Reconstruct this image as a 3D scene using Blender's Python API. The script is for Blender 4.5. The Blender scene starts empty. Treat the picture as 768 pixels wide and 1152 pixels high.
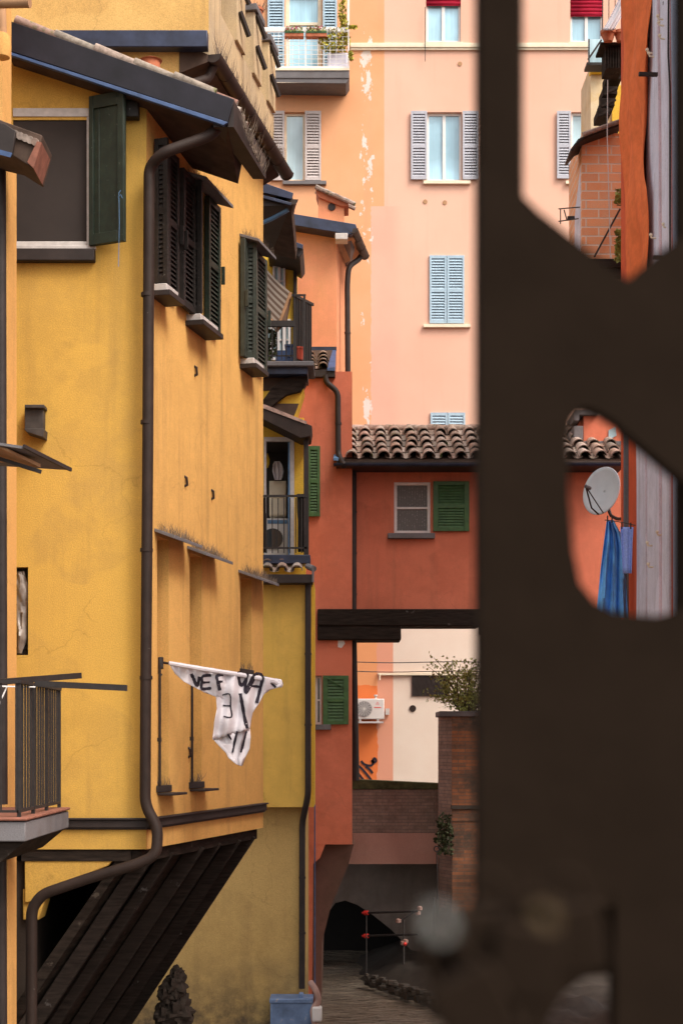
import bpy, math, random
from mathutils import Vector, Matrix, noise
random.seed(7)
R = random.random
sc = bpy.context.scene
COL = sc.collection
FP, CX, HY = 1800.0, 384.0, 834.0
YF = 36.0

def P(px, py, Y):
    return Vector(((px-CX)/FP*Y, Y, (HY-py)/FP*Y))

# ------------------------------------------------------------------ mesh building
class Fr:
    """vertical frame in plan: origin O, along a, outward n"""
    def __init__(s, O, a, n):
        s.O = Vector((O[0], O[1])); s.a = Vector((a[0], a[1])).normalized(); s.n = Vector((n[0], n[1])).normalized()
    def pt(s, u, z, d=0.0):
        p = s.O + s.a*u + s.n*d
        return Vector((p.x, p.y, z))
    def u(s, px, d=0.0):
        k = (px-CX)/FP
        O = s.O + s.n*d
        # O.x + a.x u = k (O.y + a.y u)
        return (k*O.y - O.x)/(s.a.x - k*s.a.y)
    def Y(s, px, d=0.0):
        return (s.O + s.n*d + s.a*s.u(px, d)).y
    def z(s, px, py, d=0.0):
        return (HY-py)/FP*s.Y(px, d)
    def uz(s, px, py, d=0.0):
        return (s.u(px, d), s.z(px, py, d))
    def rect(s, x0, y0, x1, y1, d=0.0):
        """u0,u1,z0,z1 from two pixel corners (top-left, bottom-right)"""
        u0, u1 = s.u(x0, d), s.u(x1, d)
        return u0, u1, s.z(x0, y1, d), s.z(x0, y0, d)
    def sub(s, u, d=0.0, ang=0.0):
        O = s.O + s.a*u + s.n*d
        c, sn = math.cos(ang), math.sin(ang)
        a = s.a*c + s.n*sn
        n = s.n*c - s.a*sn
        return Fr(O, a, n)

def frame(pxA, YA, pxB, YB):
    A = Vector(((pxA-CX)/FP*YA, YA)); B = Vector(((pxB-CX)/FP*YB, YB))
    a = (B-A).normalized(); n = Vector((a.y, -a.x))
    if n.dot(-A) < 0: n = -n
    return Fr(A, a, n)
def flat(Y, px=384):
    return Fr(((px-CX)/FP*Y, Y), (1, 0), (0, -1))

class MB:
    def __init__(s): s.v = []; s.f = []; s.mi = []; s.cur = 0
    def add(s, vs, fs):
        b = len(s.v); s.v += [tuple(v) for v in vs]
        for f in fs: s.f.append(tuple(b+i for i in f)); s.mi.append(s.cur)
        return s
    def hexa(s, c):
        """8 corners: bottom 0-3 ccw, top 4-7"""
        return s.add(c, [(0,3,2,1),(4,5,6,7),(0,1,5,4),(1,2,6,5),(2,3,7,6),(3,0,4,7)])
    def box(s, F, u0, u1, z0, z1, d0, d1):
        return s.hexa([F.pt(u0,z0,d1),F.pt(u1,z0,d1),F.pt(u1,z0,d0),F.pt(u0,z0,d0),
                       F.pt(u0,z1,d1),F.pt(u1,z1,d1),F.pt(u1,z1,d0),F.pt(u0,z1,d0)])
    def boxpx(s, F, x0, y0, x1, y1, d0, d1):
        u0,u1,z0,z1 = F.rect(x0,y0,x1,y1,d1)
        return s.box(F,u0,u1,z0,z1,d0,d1)
    def prism(s, F, uz, d0, d1):
        n = len(uz)
        vs = [F.pt(u,z,d1) for u,z in uz] + [F.pt(u,z,d0) for u,z in uz]
        fs = [tuple(range(n)), tuple(range(2*n-1,n-1,-1))]
        fs += [(i, i+n, (i+1)%n+n, (i+1)%n) for i in range(n)]
        return s.add(vs, fs)
    def prismpx(s, F, pts, d0, d1):
        return s.prism(F, [F.uz(x,y,d1) for x,y in pts], d0, d1)
    def beam(s, p, q, w, h, up=Vector((0,0,1))):
        p = Vector(p); q = Vector(q); t = (q-p).normalized()
        x = t.cross(up)
        if x.length < 1e-4: x = Vector((1,0,0))
        x.normalize(); y = x.cross(t).normalized()
        x *= w/2; y *= h/2
        return s.hexa([p-x-y,p+x-y,q+x-y,q-x-y,p-x+y,p+x+y,q+x+y,q-x+y])
    def tube(s, pts, r, seg=10, caps=True):
        pts = [Vector(p) for p in pts]
        t0 = (pts[1]-pts[0]).normalized()
        x = t0.cross(Vector((0.13,0.21,1)));
        if x.length < 1e-3: x = t0.cross(Vector((1,0,0)))
        x.normalize(); rings = []
        rr = r if isinstance(r, (list,tuple)) else [r]*len(pts)
        vs = []
        for i, p in enumerate(pts):
            if i == 0: t = pts[1]-pts[0]
            elif i == len(pts)-1: t = pts[-1]-pts[-2]
            else: t = (pts[i+1]-p).normalized() + (p-pts[i-1]).normalized()
            t.normalize()
            x = (x - t*x.dot(t)).normalized(); y = t.cross(x)
            for k in range(seg):
                a = 2*math.pi*k/seg
                vs.append(p + x*math.cos(a)*rr[i] + y*math.sin(a)*rr[i])
        fs = []
        for i in range(len(pts)-1):
            for k in range(seg):
                k2 = (k+1)%seg
                fs.append((i*seg+k, i*seg+k2, (i+1)*seg+k2, (i+1)*seg+k))
        if caps:
            fs.append(tuple(range(seg-1,-1,-1))); n=(len(pts)-1)*seg
            fs.append(tuple(n+k for k in range(seg)))
        return s.add(vs, fs)
    def gutter(s, p, q, r, th=0.008, seg=10):
        """half-round channel from p to q, open on top, with end caps"""
        p = Vector(p); q = Vector(q); t = (q-p).normalized(); x = t.cross(Vector((0,0,1))).normalized(); y = x.cross(t)
        prof = [(math.cos(math.pi+math.pi*k/seg)*r, math.sin(math.pi+math.pi*k/seg)*r) for k in range(seg+1)]
        prof += [(math.cos(2*math.pi-math.pi*k/seg)*(r-th), math.sin(2*math.pi-math.pi*k/seg)*(r-th)) for k in range(seg+1)]
        n = len(prof)
        vs = [p+x*a+y*b for a,b in prof]+[q+x*a+y*b for a,b in prof]
        fs = [(i,(i+1)%n,(i+1)%n+n,i+n) for i in range(n)]
        fs += [tuple(range(seg,-1,-1)), tuple(n+i for i in range(seg+1))]
        s.add(vs, fs)
        L = (q-p).length; k = max(2, int(L/0.45))
        for i in range(k+1):
            c = p + t*(L*i/k)
            s.tube_arc(c, x, y, t, r+0.006, 0.012)
        return s
    def tube_arc(s, c, x, y, t, r, w):
        seg = 10; vs=[]; fs=[]
        for k in range(seg+1):
            a = math.pi+math.pi*k/seg
            d = x*math.cos(a)+y*math.sin(a)
            vs += [c+d*r-t*w, c+d*r+t*w, c+d*(r-.01)-t*w, c+d*(r-.01)+t*w]
        for k in range(seg):
            b=4*k
            fs += [(b,b+1,b+5,b+4),(b+2,b+6,b+7,b+3),(b,b+4,b+6,b+2),(b+1,b+3,b+7,b+5)]
        s.add(vs, fs)
    def disc(s, F, u, z, r, d0, d1, seg=20):
        return s.prism(F, [(u+math.cos(2*math.pi*k/seg)*r, z+math.sin(2*math.pi*k/seg)*r) for k in range(seg)], d0, d1)
    def lathe(s, c, prof, seg=16, open_top=False):
        """prof: (r, z) list from bottom to top round vertical axis at c"""
        vs=[]; fs=[]
        for r,z in prof:
            for k in range(seg):
                a=2*math.pi*k/seg; vs.append((c[0]+r*math.cos(a), c[1]+r*math.sin(a), c[2]+z))
        for i in range(len(prof)-1):
            for k in range(seg):
                k2=(k+1)%seg; fs.append((i*seg+k,i*seg+k2,(i+1)*seg+k2,(i+1)*seg+k))
        fs.append(tuple(range(seg-1,-1,-1)))
        n=(len(prof)-1)*seg
        fs.append(tuple(n+k for k in range(seg)))
        return s.add(vs, fs)
    def leaf(s, c, size, nrm=None):
        a = Vector((R()-.5,R()-.5,R()-.5)).normalized()
        b = a.cross(Vector((R()-.5,R()-.5,R()-.5))).normalized()
        w = size*(.25+.2*R())
        c = Vector(c)
        return s.add([c-a*size*.5, c+b*w, c+a*size*.5, c-b*w], [(0,1,2,3)])
    def blade(s, p, q, w):
        p=Vector(p); q=Vector(q); x=Vector((R()-.5,R()-.5,0)).normalized()*w
        m=(p+q)/2+Vector(((R()-.5)*.04,(R()-.5)*.04,0))
        return s.add([p-x,p+x,m+x*.7,m-x*.7,q],[(0,1,2,3),(3,2,4)])
    def build(s, name, mat, parent=None, bev=0, smooth=True, label=None):
        root = parent
        while root is not None and root.parent is not None: root = root.parent
        if root is not None:
            off = ROOTLOC[root.name]; loc = (0,0,0)
        else:
            xs=[v[0] for v in s.v]; ys=[v[1] for v in s.v]; zs=[v[2] for v in s.v]
            off = Vector(((min(xs)+max(xs))/2,(min(ys)+max(ys))/2,min(zs))); loc = off
        me = bpy.data.meshes.new(name)
        me.from_pydata([(v[0]-off[0],v[1]-off[1],v[2]-off[2]) for v in s.v], [], s.f)
        mats = mat if isinstance(mat,(list,tuple)) else [mat]
        for m in mats: me.materials.append(m)
        me.polygons.foreach_set('material_index', s.mi)
        me.validate(); me.update()
        if smooth:
            me.polygons.foreach_set('use_smooth',[True]*len(me.polygons))
            me.set_sharp_from_angle(angle=math.radians(38))
        o = bpy.data.objects.new(name, me); COL.objects.link(o); o.location = loc
        if parent is not None: o.parent = parent
        else: ROOTLOC[o.name] = Vector(off)
        if bev:
            b = o.modifiers.new('bevel','BEVEL'); b.width = bev; b.segments = 2; b.limit_method='ANGLE'; b.angle_limit=math.radians(40)
        if label: o['label']=label
        return o
ROOTLOC = {}
def tag(o, label, cat, group=None, kind=None):
    o['label']=label; o['category']=cat
    if group: o['group']=group
    if kind: o['kind']=kind
    return o
def thing(name, loc, label, cat, group=None):
    o = bpy.data.objects.new(name, None); COL.objects.link(o); o.location = loc; o.empty_display_size=.2
    ROOTLOC[o.name] = Vector(loc)
    return tag(o, label, cat, group)
def struct(o, label, cat):
    return tag(o, label, cat, kind='structure')
def dup(root, loc, label=None):
    c = root.copy(); COL.objects.link(c); c.location = loc
    if label: c['label']=label
    def rec(a, b):
        for ch in list(a.children):
            if ch.name in made: continue
            d = ch.copy(); COL.objects.link(d); d.parent = b; made.add(d.name); rec(ch, d)
    made=set(); rec(root, c)
    return c

# ------------------------------------------------------------------ materials
def M(name):
    m = bpy.data.materials.new(name); m.use_nodes = True
    nt = m.node_tree; b = nt.nodes['Principled BSDF']
    return m, nt, b
def N(nt, t, **kw):
    n = nt.nodes.new(t)
    for k, v in kw.items():
        if k in n.inputs: n.inputs[k].default_value = v
        else: setattr(n, k, v)
    return n
def mixc(nt, fac, a, b, blend='MIX'):
    n = nt.nodes.new('ShaderNodeMix'); n.data_type='RGBA'; n.blend_type=blend
    for sock, v in ((n.inputs[0],fac),(n.inputs[6],a),(n.inputs[7],b)):
        if hasattr(v,'is_output'): nt.links.new(v, sock)
        elif isinstance(v,(int,float)): sock.default_value = v
        else: sock.default_value = (*v,1)
    return n.outputs[2]
def ramp(nt, src, p0, p1, c0=(0,0,0,1), c1=(1,1,1,1)):
    r = nt.nodes.new('ShaderNodeValToRGB'); r.color_ramp.elements[0].position=p0; r.color_ramp.elements[1].position=p1
    r.color_ramp.elements[0].color=c0; r.color_ramp.elements[1].color=c1
    nt.links.new(src, r.inputs[0]); return r.outputs[0]
def noi(nt, co, scale, detail=4, rough=.55, stretch=None):
    if stretch:
        mp = nt.nodes.new('ShaderNodeMapping'); mp.inputs['Scale'].default_value = stretch
        nt.links.new(co, mp.inputs[0]); co = mp.outputs[0]
    n = N(nt,'ShaderNodeTexNoise'); n.inputs['Scale'].default_value=scale; n.inputs['Detail'].default_value=detail; n.inputs['Roughness'].default_value=rough
    nt.links.new(co, n.inputs['Vector']); return n.outputs['Fac']
def pos(nt):
    return nt.nodes.new('ShaderNodeNewGeometry').outputs['Position']
def bump(nt, b, h, st, dist=.01):
    n = nt.nodes.new('ShaderNodeBump'); n.inputs['Strength'].default_value=st; n.inputs['Distance'].default_value=dist
    nt.links.new(h, n.inputs['Height']); nt.links.new(n.outputs[0], b.inputs['Normal'])
def mul(c, k): return tuple(x*k for x in c)

def plaster(name, col, alt=None, dirt=(.2,.13,.08), stain=.35, lowdirt=None):
    m, nt, b = M(name); co = pos(nt)
    alt = alt or mul(col,.86)
    c = mixc(nt, ramp(nt, noi(nt,co,.55,5,.6), .35,.68), col, alt)
    c = mixc(nt, ramp(nt, noi(nt,co,3.2,6,.7), .42,.75), c, mul(col,1.14))
    c = mixc(nt, ramp(nt, noi(nt,co,1.7,8,.72), .56,.70,(0,0,0,1),(.45,)*3+(1,)), c, mixc(nt,.25,mul(col,.80),dirt))
    st = ramp(nt, noi(nt,co,1.0,4,.6,(5,5,.35)), .52,.8, (0,0,0,1),(stain,)*3+(1,))
    c = mixc(nt, st, c, mixc(nt,.5,mul(col,.6),dirt))
    c = mixc(nt, ramp(nt, noi(nt,co,.42,3,.5), .575,.585,(0,0,0,1),(.6,)*3+(1,)), c, mul(col,1.12))
    wv_ = nt.nodes.new('ShaderNodeVectorMath'); wv_.operation='MULTIPLY_ADD'
    nn_ = nt.nodes.new('ShaderNodeTexNoise'); nn_.inputs['Scale'].default_value=1.6; nn_.inputs['Detail'].default_value=5; nt.links.new(co,nn_.inputs['Vector'])
    nt.links.new(nn_.outputs['Color'],wv_.inputs[0]); wv_.inputs[1].default_value=(.9,.9,.9); nt.links.new(co,wv_.inputs[2])
    vo_ = nt.nodes.new('ShaderNodeTexVoronoi'); vo_.feature='DISTANCE_TO_EDGE'; vo_.inputs['Scale'].default_value=.55; nt.links.new(wv_.outputs[0],vo_.inputs['Vector'])
    ck = nt.nodes.new('ShaderNodeMath'); ck.operation='MULTIPLY'
    nt.links.new(ramp(nt,vo_.outputs['Distance'],.0015,.0045,(.32,.32,.32,1),(0,0,0,1)),ck.inputs[0]); nt.links.new(ramp(nt,noi(nt,co,.5,3,.5),.5,.56),ck.inputs[1])
    c = mixc(nt, ck.outputs[0], c, mul(col,.42))
    gr = ramp(nt, noi(nt,co,90,2,.7), .3,.75, (.80,.80,.80,1),(1.14,1.14,1.14,1))
    c = mixc(nt, 1.0, c, gr, 'MULTIPLY')
    if lowdirt:   # splash grime rising from the water with a ragged edge
        z0,z1 = lowdirt
        sx = nt.nodes.new('ShaderNodeSeparateXYZ'); nt.links.new(co, sx.inputs[0])
        mr = N(nt,'ShaderNodeMapRange'); mr.inputs[1].default_value=z1; mr.inputs[2].default_value=z0
        nt.links.new(sx.outputs[2], mr.inputs[0])
        ad = nt.nodes.new('ShaderNodeMath'); ad.operation='MULTIPLY'
        nt.links.new(mr.outputs[0], ad.inputs[0]); nt.links.new(ramp(nt,noi(nt,co,2.5,6,.7),.3,.6), ad.inputs[1])
        c = mixc(nt, ad.outputs[0], c, (.09,.07,.05))
    nt.links.new(c, b.inputs['Base Color']); b.inputs['Roughness'].default_value=.92
    b.inputs['Specular IOR Level'].default_value=.15
    ms = nt.nodes.new('ShaderNodeMath'); ms.operation='ADD'
    nt.links.new(noi(nt,co,70,3,.7), ms.inputs[0]); nt.links.new(noi(nt,co,6,4,.6), ms.inputs[1])
    bump(nt, b, ms.outputs[0], .35, .008)
    return m
def simple(name, col, rough=.6, var=.25, scale=8, metal=0, spec=.4, bmp=.15, wear=None, wscale=30, wthr=.66, stretch=None):
    m, nt, b = M(name); co = pos(nt)
    c = mixc(nt, ramp(nt, noi(nt,co,scale,5,.6,stretch), .3,.7), mul(col,1-var), mul(col,1+var))
    if wear:
        c = mixc(nt, ramp(nt, noi(nt,co,wscale,4,.65), wthr,wthr+.04), c, wear)
    nt.links.new(c, b.inputs['Base Color']); b.inputs['Roughness'].default_value=rough
    b.inputs['Metallic'].default_value=metal; b.inputs['Specular IOR Level'].default_value=spec
    if bmp: bump(nt, b, noi(nt,co,scale*5,4,.6,stretch), bmp, .005)
    return m
def island(name, cols, rough=.85, moss=None):
    m, nt, b = M(name); g = nt.nodes.new('ShaderNodeNewGeometry'); co = g.outputs['Position']
    r = nt.nodes.new('ShaderNodeValToRGB'); r.color_ramp.interpolation='LINEAR'
    els = r.color_ramp.elements
    for i, c in enumerate(cols):
        p = i/(len(cols)-1)
        if i==0: e=els[0]
        elif i==len(cols)-1: e=els[len(els)-1]
        else: e=els.new(p)
        e.position=p; e.color=(*c,1)
    nt.links.new(g.outputs['Random Per Island'], r.inputs[0])
    c = mixc(nt, ramp(nt,noi(nt,co,14,5,.65),.4,.75), r.outputs[0], (.10,.085,.07))
    if moss: c = mixc(nt, ramp(nt,noi(nt,co,4.5,4,.6),.6,.68), c, moss)
    nt.links.new(c, b.inputs['Base Color']); b.inputs['Roughness'].default_value=rough
    b.inputs['Specular IOR Level'].default_value=.2
    bump(nt,b,noi(nt,co,60,3,.7),.4,.006)
    return m
def brick(name, c1, c2, mortar, w, h, ax='XZ', dark=(.06,.05,.04), th=.4, low=None):
    m, nt, b = M(name); co = pos(nt)
    sx = nt.nodes.new('ShaderNodeSeparateXYZ'); nt.links.new(co, sx.inputs[0])
    cb = nt.nodes.new('ShaderNodeCombineXYZ')
    ad = nt.nodes.new('ShaderNodeMath'); ad.operation='ADD'
    nt.links.new(sx.outputs[0], ad.inputs[0]); nt.links.new(sx.outputs[1], ad.inputs[1])
    nt.links.new(ad.outputs[0], cb.inputs[0]); nt.links.new(sx.outputs[2], cb.inputs[1])
    t = nt.nodes.new('ShaderNodeTexBrick'); nt.links.new(cb.outputs[0], t.inputs['Vector'])
    t.inputs['Color1'].default_value=(*c1,1); t.inputs['Color2'].default_value=(*c2,1); t.inputs['Mortar'].default_value=(*mortar,1)
    t.inputs['Scale'].default_value=1; t.inputs['Brick Width'].default_value=w; t.inputs['Row Height'].default_value=h
    t.inputs['Mortar Size'].default_value=h*.09; t.inputs['Bias'].default_value=-.1; t.inputs['Mortar Smooth'].default_value=.3
    c = mixc(nt, ramp(nt,noi(nt,co,7,5,.7),.35,.75), t.outputs[0], mixc(nt,.5,t.outputs[0],dark))
    c = mixc(nt, ramp(nt,noi(nt,co,1.3,5,.7),.5,.5+th*.5), c, dark)
    nt.links.new(c,b.inputs['Base Color']); b.inputs['Roughness'].default_value=.95; b.inputs['Specular IOR Level'].default_value=.1
    mm = nt.nodes.new('ShaderNodeMath'); mm.operation='MULTIPLY_ADD'; mm.inputs[1].default_value=-.8
    nt.links.new(t.outputs['Fac'], mm.inputs[0]); nt.links.new(noi(nt,co,40,4,.7), mm.inputs[2])
    bump(nt,b,mm.outputs[0],.7,.012)
    return m

mt = {}
mt['yel_front'] = plaster('yellow ochre plaster', (.62,.37,.078), (.58,.35,.09), stain=.45)
mt['yel_side']  = plaster('side lit ochre plaster', (.70,.405,.125), (.67,.39,.12), stain=.5)  # lighter than the front: the side's stronger light put into the colour
mt['yel_up']    = plaster('faded ochre plaster', (.66,.42,.15), (.60,.36,.12), stain=.5)
mt['yel_pale']  = plaster('weathered parapet plaster', (.56,.42,.24), (.42,.34,.24), stain=.8)
mt['org']       = plaster('orange ochre plaster', (.68,.37,.12), (.62,.34,.11), stain=.4)
mt['och']       = plaster('dull ochre plaster', (.70,.45,.10), (.64,.41,.11), stain=.4)
mt['och_low']   = plaster('jetty shaded ochre plaster', (.55,.38,.145), (.49,.33,.12), stain=.4, lowdirt=(-4.7,-3.4))  # shade beneath the jetty put into a browner, darker ochre
mt['yellow_b']  = plaster('bright yellow plaster', (.72,.46,.06), (.68,.42,.06), stain=.25)
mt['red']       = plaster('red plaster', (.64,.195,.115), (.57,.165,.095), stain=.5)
mt['red_up']    = plaster('brightly lit red plaster', (.72,.30,.165), (.70,.34,.16), stain=.25)  # stronger light on the tower front put into a paler red
mt['red_side']  = plaster('side lit red plaster', (.78,.34,.18), stain=.2)  # lighter still: light on the angled tower side put into the colour
mt['red_f']     = plaster('vermilion plaster', (.66,.12,.05), (.6,.10,.045), stain=.3)
mt['grey_side'] = plaster('blue grey render', (.50,.56,.72), (.40,.46,.60), stain=.4)
mt['pale_strip']= plaster('pale grey pilaster render', (.72,.70,.80), (.62,.60,.68), stain=.5)
mt['cream']     = plaster('cream plaster', (.72,.60,.42), (.70,.42,.06), stain=.5)
mt['darkwall']  = plaster('shade darkened masonry', (.055,.042,.034), (.04,.032,.026), stain=.3)  # shade under the overhanging house put into the colour
mt['stone']     = plaster('wet dark stone', (.085,.072,.06), (.05,.043,.036), stain=.5)
mt['concrete']  = plaster('reddish concrete', (.42,.23,.175), (.36,.20,.15), stain=.5)
mt['slab']      = plaster('grey slab concrete', (.17,.16,.165), (.13,.125,.13), stain=.5)
mt['terra']     = simple('terracotta', (.42,.13,.06), .8, .2, 12)
mt['terra_d']   = simple('dull red clay edging', (.22,.085,.055), .85, .3, 12)
mt['tunnel']    = plaster('damp brown grey tunnel masonry', (.24,.20,.17), (.17,.14,.12), stain=.6)
mt['haunch']    = plaster('dark reddish brown plaster', (.15,.085,.065), (.11,.065,.05), stain=.5)  # darker and browner than the red wall above
mt['brown']     = simple('brown painted metal', (.030,.019,.015), .6, .25, 6, spec=.25, wear=(.13,.11,.10), wscale=18, wthr=.70)
mt['brown_d']   = simple('dark brown fascia', (.030,.022,.020), .6, .3, 5, spec=.3)
mt['gutter']    = simple('brown gutter metal', (.040,.027,.022), .55, .3, 6, spec=.3, wear=(.15,.13,.12), wscale=14, wthr=.68)
mt['blueflash'] = simple('blue grey zinc flashing', (.022,.030,.062), .42, .5, 4, metal=.2, spec=.5, bmp=.25, wear=(.10,.12,.17), wscale=12, wthr=.72)
mt['fascia_bb'] = simple('brown black verge board with blue sheen', (.013,.012,.019), .5, .5, 2.2, spec=.28, bmp=.3, wear=(.12,.12,.14), wscale=14, wthr=.72)
mt['bluetrim']  = simple('bright blue drip edge', (.045,.09,.21), .5, .3, 8, spec=.5)
mt['bluepaint'] = simple('blue sheet metal', (.085,.19,.34), .5, .35, 8, spec=.5)
mt['wood_d']    = simple('dark timber', (.026,.019,.015), .9, .6, 4, spec=.1, bmp=.8, stretch=(1,1,6), wear=(.075,.06,.048), wscale=7, wthr=.64)
mt['wood_h']    = simple('weathered dark timber beam', (.022,.016,.013), .88, .5, 4, spec=.12, bmp=.7, stretch=(1,4,9), wear=(.10,.09,.085), wscale=4, wthr=.66)
mt['shut_dk']   = simple('very dark green shutter paint', (.016,.026,.017), .5, .3, 10, spec=.4, wear=(.12,.13,.11), wscale=30, wthr=.67)
mt['shut_dk2']  = simple('dark olive shutter paint', (.035,.042,.032), .55, .3, 10, spec=.35, wear=(.14,.14,.12), wscale=30, wthr=.72)
mt['shut_br']   = simple('worn brown black shutter', (.022,.018,.016), .6, .35, 10, spec=.3, wear=(.17,.16,.15), wscale=26, wthr=.66)
mt['shut_gn']   = simple('green shutter paint', (.045,.115,.035), .5, .25, 10, spec=.4)
mt['shut_gy']   = simple('warm grey shutter paint', (.50,.44,.42), .6, .12, 10)
mt['shut_gb']   = simple('blue grey shutter paint', (.42,.43,.48), .6, .12, 10)
mt['shut_bl']   = simple('light blue shutter paint', (.36,.50,.60), .6, .12, 10)
mt['white']     = simple('white painted wood', (.74,.72,.70), .5, .06, 10)
mt['whitewarm'] = simple('ivory trim', (.76,.66,.50), .7, .1, 6)
mt['greyframe'] = simple('light grey frame paint', (.52,.49,.47), .5, .15, 12)
mt['iron']      = simple('black wrought iron', (.022,.017,.015), .55, .3, 20, spec=.4)
mt['screen']    = simple('dark window screen', (.030,.022,.019), .85, .12, 3, bmp=0)
mt['darkroom']  = simple('dark room beyond', (.035,.028,.025), .9, .2, 2, bmp=0)  # darkness of unlit interiors put into the colour
mt['soffit']    = simple('soffit boards', (.075,.05,.038), .85, .3, 5, spec=.15)
mt['soffit_t']  = simple('tan soffit boards', (.42,.24,.13), .8, .2, 5, spec=.15)
mt['tile']      = island('old clay roof tile', [(.46,.30,.24),(.30,.22,.18),(.50,.34,.27),(.20,.165,.14),(.58,.46,.40),(.38,.30,.25),(.50,.40,.34)], moss=(.075,.10,.02))
mt['tile_p']    = island('pale pinkish roof tile', [(.50,.34,.28),(.58,.44,.38),(.42,.27,.22),(.55,.38,.32)])
mt['tile_g']    = island('grey weathered tile', [(.40,.36,.31),(.32,.27,.22),(.48,.42,.36),(.35,.16,.12)], moss=(.14,.15,.05))
mt['brick_o']   = brick('orange hollow brick', (.88,.40,.19), (.74,.31,.14), (.74,.62,.50), .42, .150, dark=(.66,.46,.34), th=1.0)
mt['brick_d']   = brick('old brown brick', (.40,.28,.22), (.30,.22,.175), (.22,.19,.165), .26, .068, dark=(.085,.06,.05), th=.8)
mt['brick_w']   = brick('weathered brick', (.38,.15,.07), (.17,.10,.07), (.15,.125,.10), .26, .070, dark=(.09,.07,.055), th=.3)
mt['ventbox']   = simple('grimy grey vent casing', (.05,.04,.034), .7, .4, 9)
mt['sack']      = simple('grey plastic sheet', (.27,.23,.20), .35, .3, 9, spec=.5)
mt['weed']      = simple('dry weeds', (.16,.12,.09), .9, .4, 20, bmp=0)
mt['leaf']      = simple('olive green leaves', (.32,.34,.09), .6, .5, 9, bmp=0)
mt['leaf_y']    = simple('yellow green leaves', (.38,.34,.04), .6, .5, 9, bmp=0)
mt['leaf_d']    = simple('dark ivy leaves', (.045,.055,.02), .7, .5, 9, bmp=0)
mt['twig']      = simple('bare twig bark', (.12,.09,.06), .9, .3, 9)
mt['flower']    = simple('pink flowers', (.55,.13,.25), .7, .3, 30, bmp=0)
mt['bluecloth'] = simple('blue cloth', (.17,.46,.88), .85, .2, 6, spec=.1)
mt['towel']     = simple('periwinkle towel', (.34,.44,.86), .95, .15, 40, spec=.05, bmp=.5)
mt['whitecloth']= simple('off white cotton', (.66,.63,.66), .95, .08, 8, spec=.05)
mt['ink']       = simple('black brush paint', (.035,.03,.04), .9, .4, 30, spec=.1)
mt['orcloth']   = simple('orange canvas', (.80,.19,.065), .9, .15, 5, spec=.05)
mt['redblind']  = simple('crimson roman blind', (.42,.02,.05), .85, .15, 8, spec=.1)
mt['dish']      = simple('pale blue grey enamel', (.60,.68,.72), .5, .06, 4, wear=(.25,.22,.2), wscale=20, wthr=.78)
mt['ac']        = simple('white enamel casing', (.68,.65,.62), .4, .05, 5)
mt['yellowthing']= simple('yellow rubber', (.75,.52,.03), .6, .1, 5)
mt['redcap']    = simple('red plastic cap', (.75,.04,.03), .5, .1, 5)
mt['steel']     = simple('galvanised tube', (.10,.09,.085), .4, .3, 12, metal=.6)
mt['glintsteel']= simple('pale glint steel', (.40,.42,.40), .5, .1, 12, metal=.5)  # pale tone for the blurred glint on the grille
mt['brass']     = simple('glint brass', (.16,.11,.05), .5, .3, 12, metal=.4)
mt['grille']    = simple('dark brown grille iron', (.016,.0105,.0072), .9, .15, 12, spec=.03)
mt['bluebox']   = simple('blue plastic crate', (.07,.13,.30), .5, .2, 6)
mt['bluetank']  = simple('faded blue painted steel', (.13,.20,.34), .6, .35, 5, wear=(.32,.32,.34), wscale=10, wthr=.62)
mt['redpot']    = simple('red plastic pot', (.46,.07,.035), .55, .1, 5)
mt['skinpink']  = simple('pale pink clay pipe', (.36,.22,.18), .6, .15, 8)

def glass(name, col, rough=.06, tint_noise=.15):
    m, nt, b = M(name); co = pos(nt)
    c = mixc(nt, ramp(nt, noi(nt,co,1.2,3,.5), .35,.65), mul(col,1-tint_noise), mul(col,1+tint_noise))
    if col[0]>.2:
        c = mixc(nt, ramp(nt, noi(nt,co,3.0,4,.7,(5,5,.15)), .35,.7,(0,0,0,1),(.5,.5,.5,1)), c, mul(col,1.45))
        c = mixc(nt, ramp(nt, noi(nt,co,.9,2,.5), .45,.62,(0,0,0,1),(.6,.6,.6,1)), c, mul(col,.55))
    nt.links.new(c,b.inputs['Base Color']); b.inputs['Roughness'].default_value=rough
    b.inputs['Specular IOR Level'].default_value=.8; b.inputs['Coat Weight'].default_value=.5; b.inputs['Coat Roughness'].default_value=.03
    return m
mt['glass_b'] = glass('sky blue tinted glass over net curtain', (.36,.62,.76))  # sky reflection put into the blue base; streaks stand for curtain folds
mt['glass_l'] = glass('sky tinted glass over light curtain', (.42,.60,.66))  # paler sky reflection put into the base, with the same curtain folds
mt['glass_d'] = glass('dark window glass', (.05,.06,.07))
# lace curtain behind clear glass
m, nt, b = M('grey lace curtain'); co = pos(nt)
w = N(nt,'ShaderNodeTexWave'); w.wave_type='BANDS'; w.bands_direction='X'; w.inputs['Scale'].default_value=7; w.inputs['Distortion'].default_value=3; nt.links.new(co,w.inputs['Vector'])
v = N(nt,'ShaderNodeTexVoronoi'); v.inputs['Scale'].default_value=28; nt.links.new(co,v.inputs['Vector'])
c = mixc(nt, w.outputs['Fac'], (.06,.055,.05), (.28,.26,.24)); c = mixc(nt, ramp(nt,v.outputs['Distance'],.1,.5), c, (.12,.11,.10))
nt.links.new(c,b.inputs['Base Color']); mt['lace']=m
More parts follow.
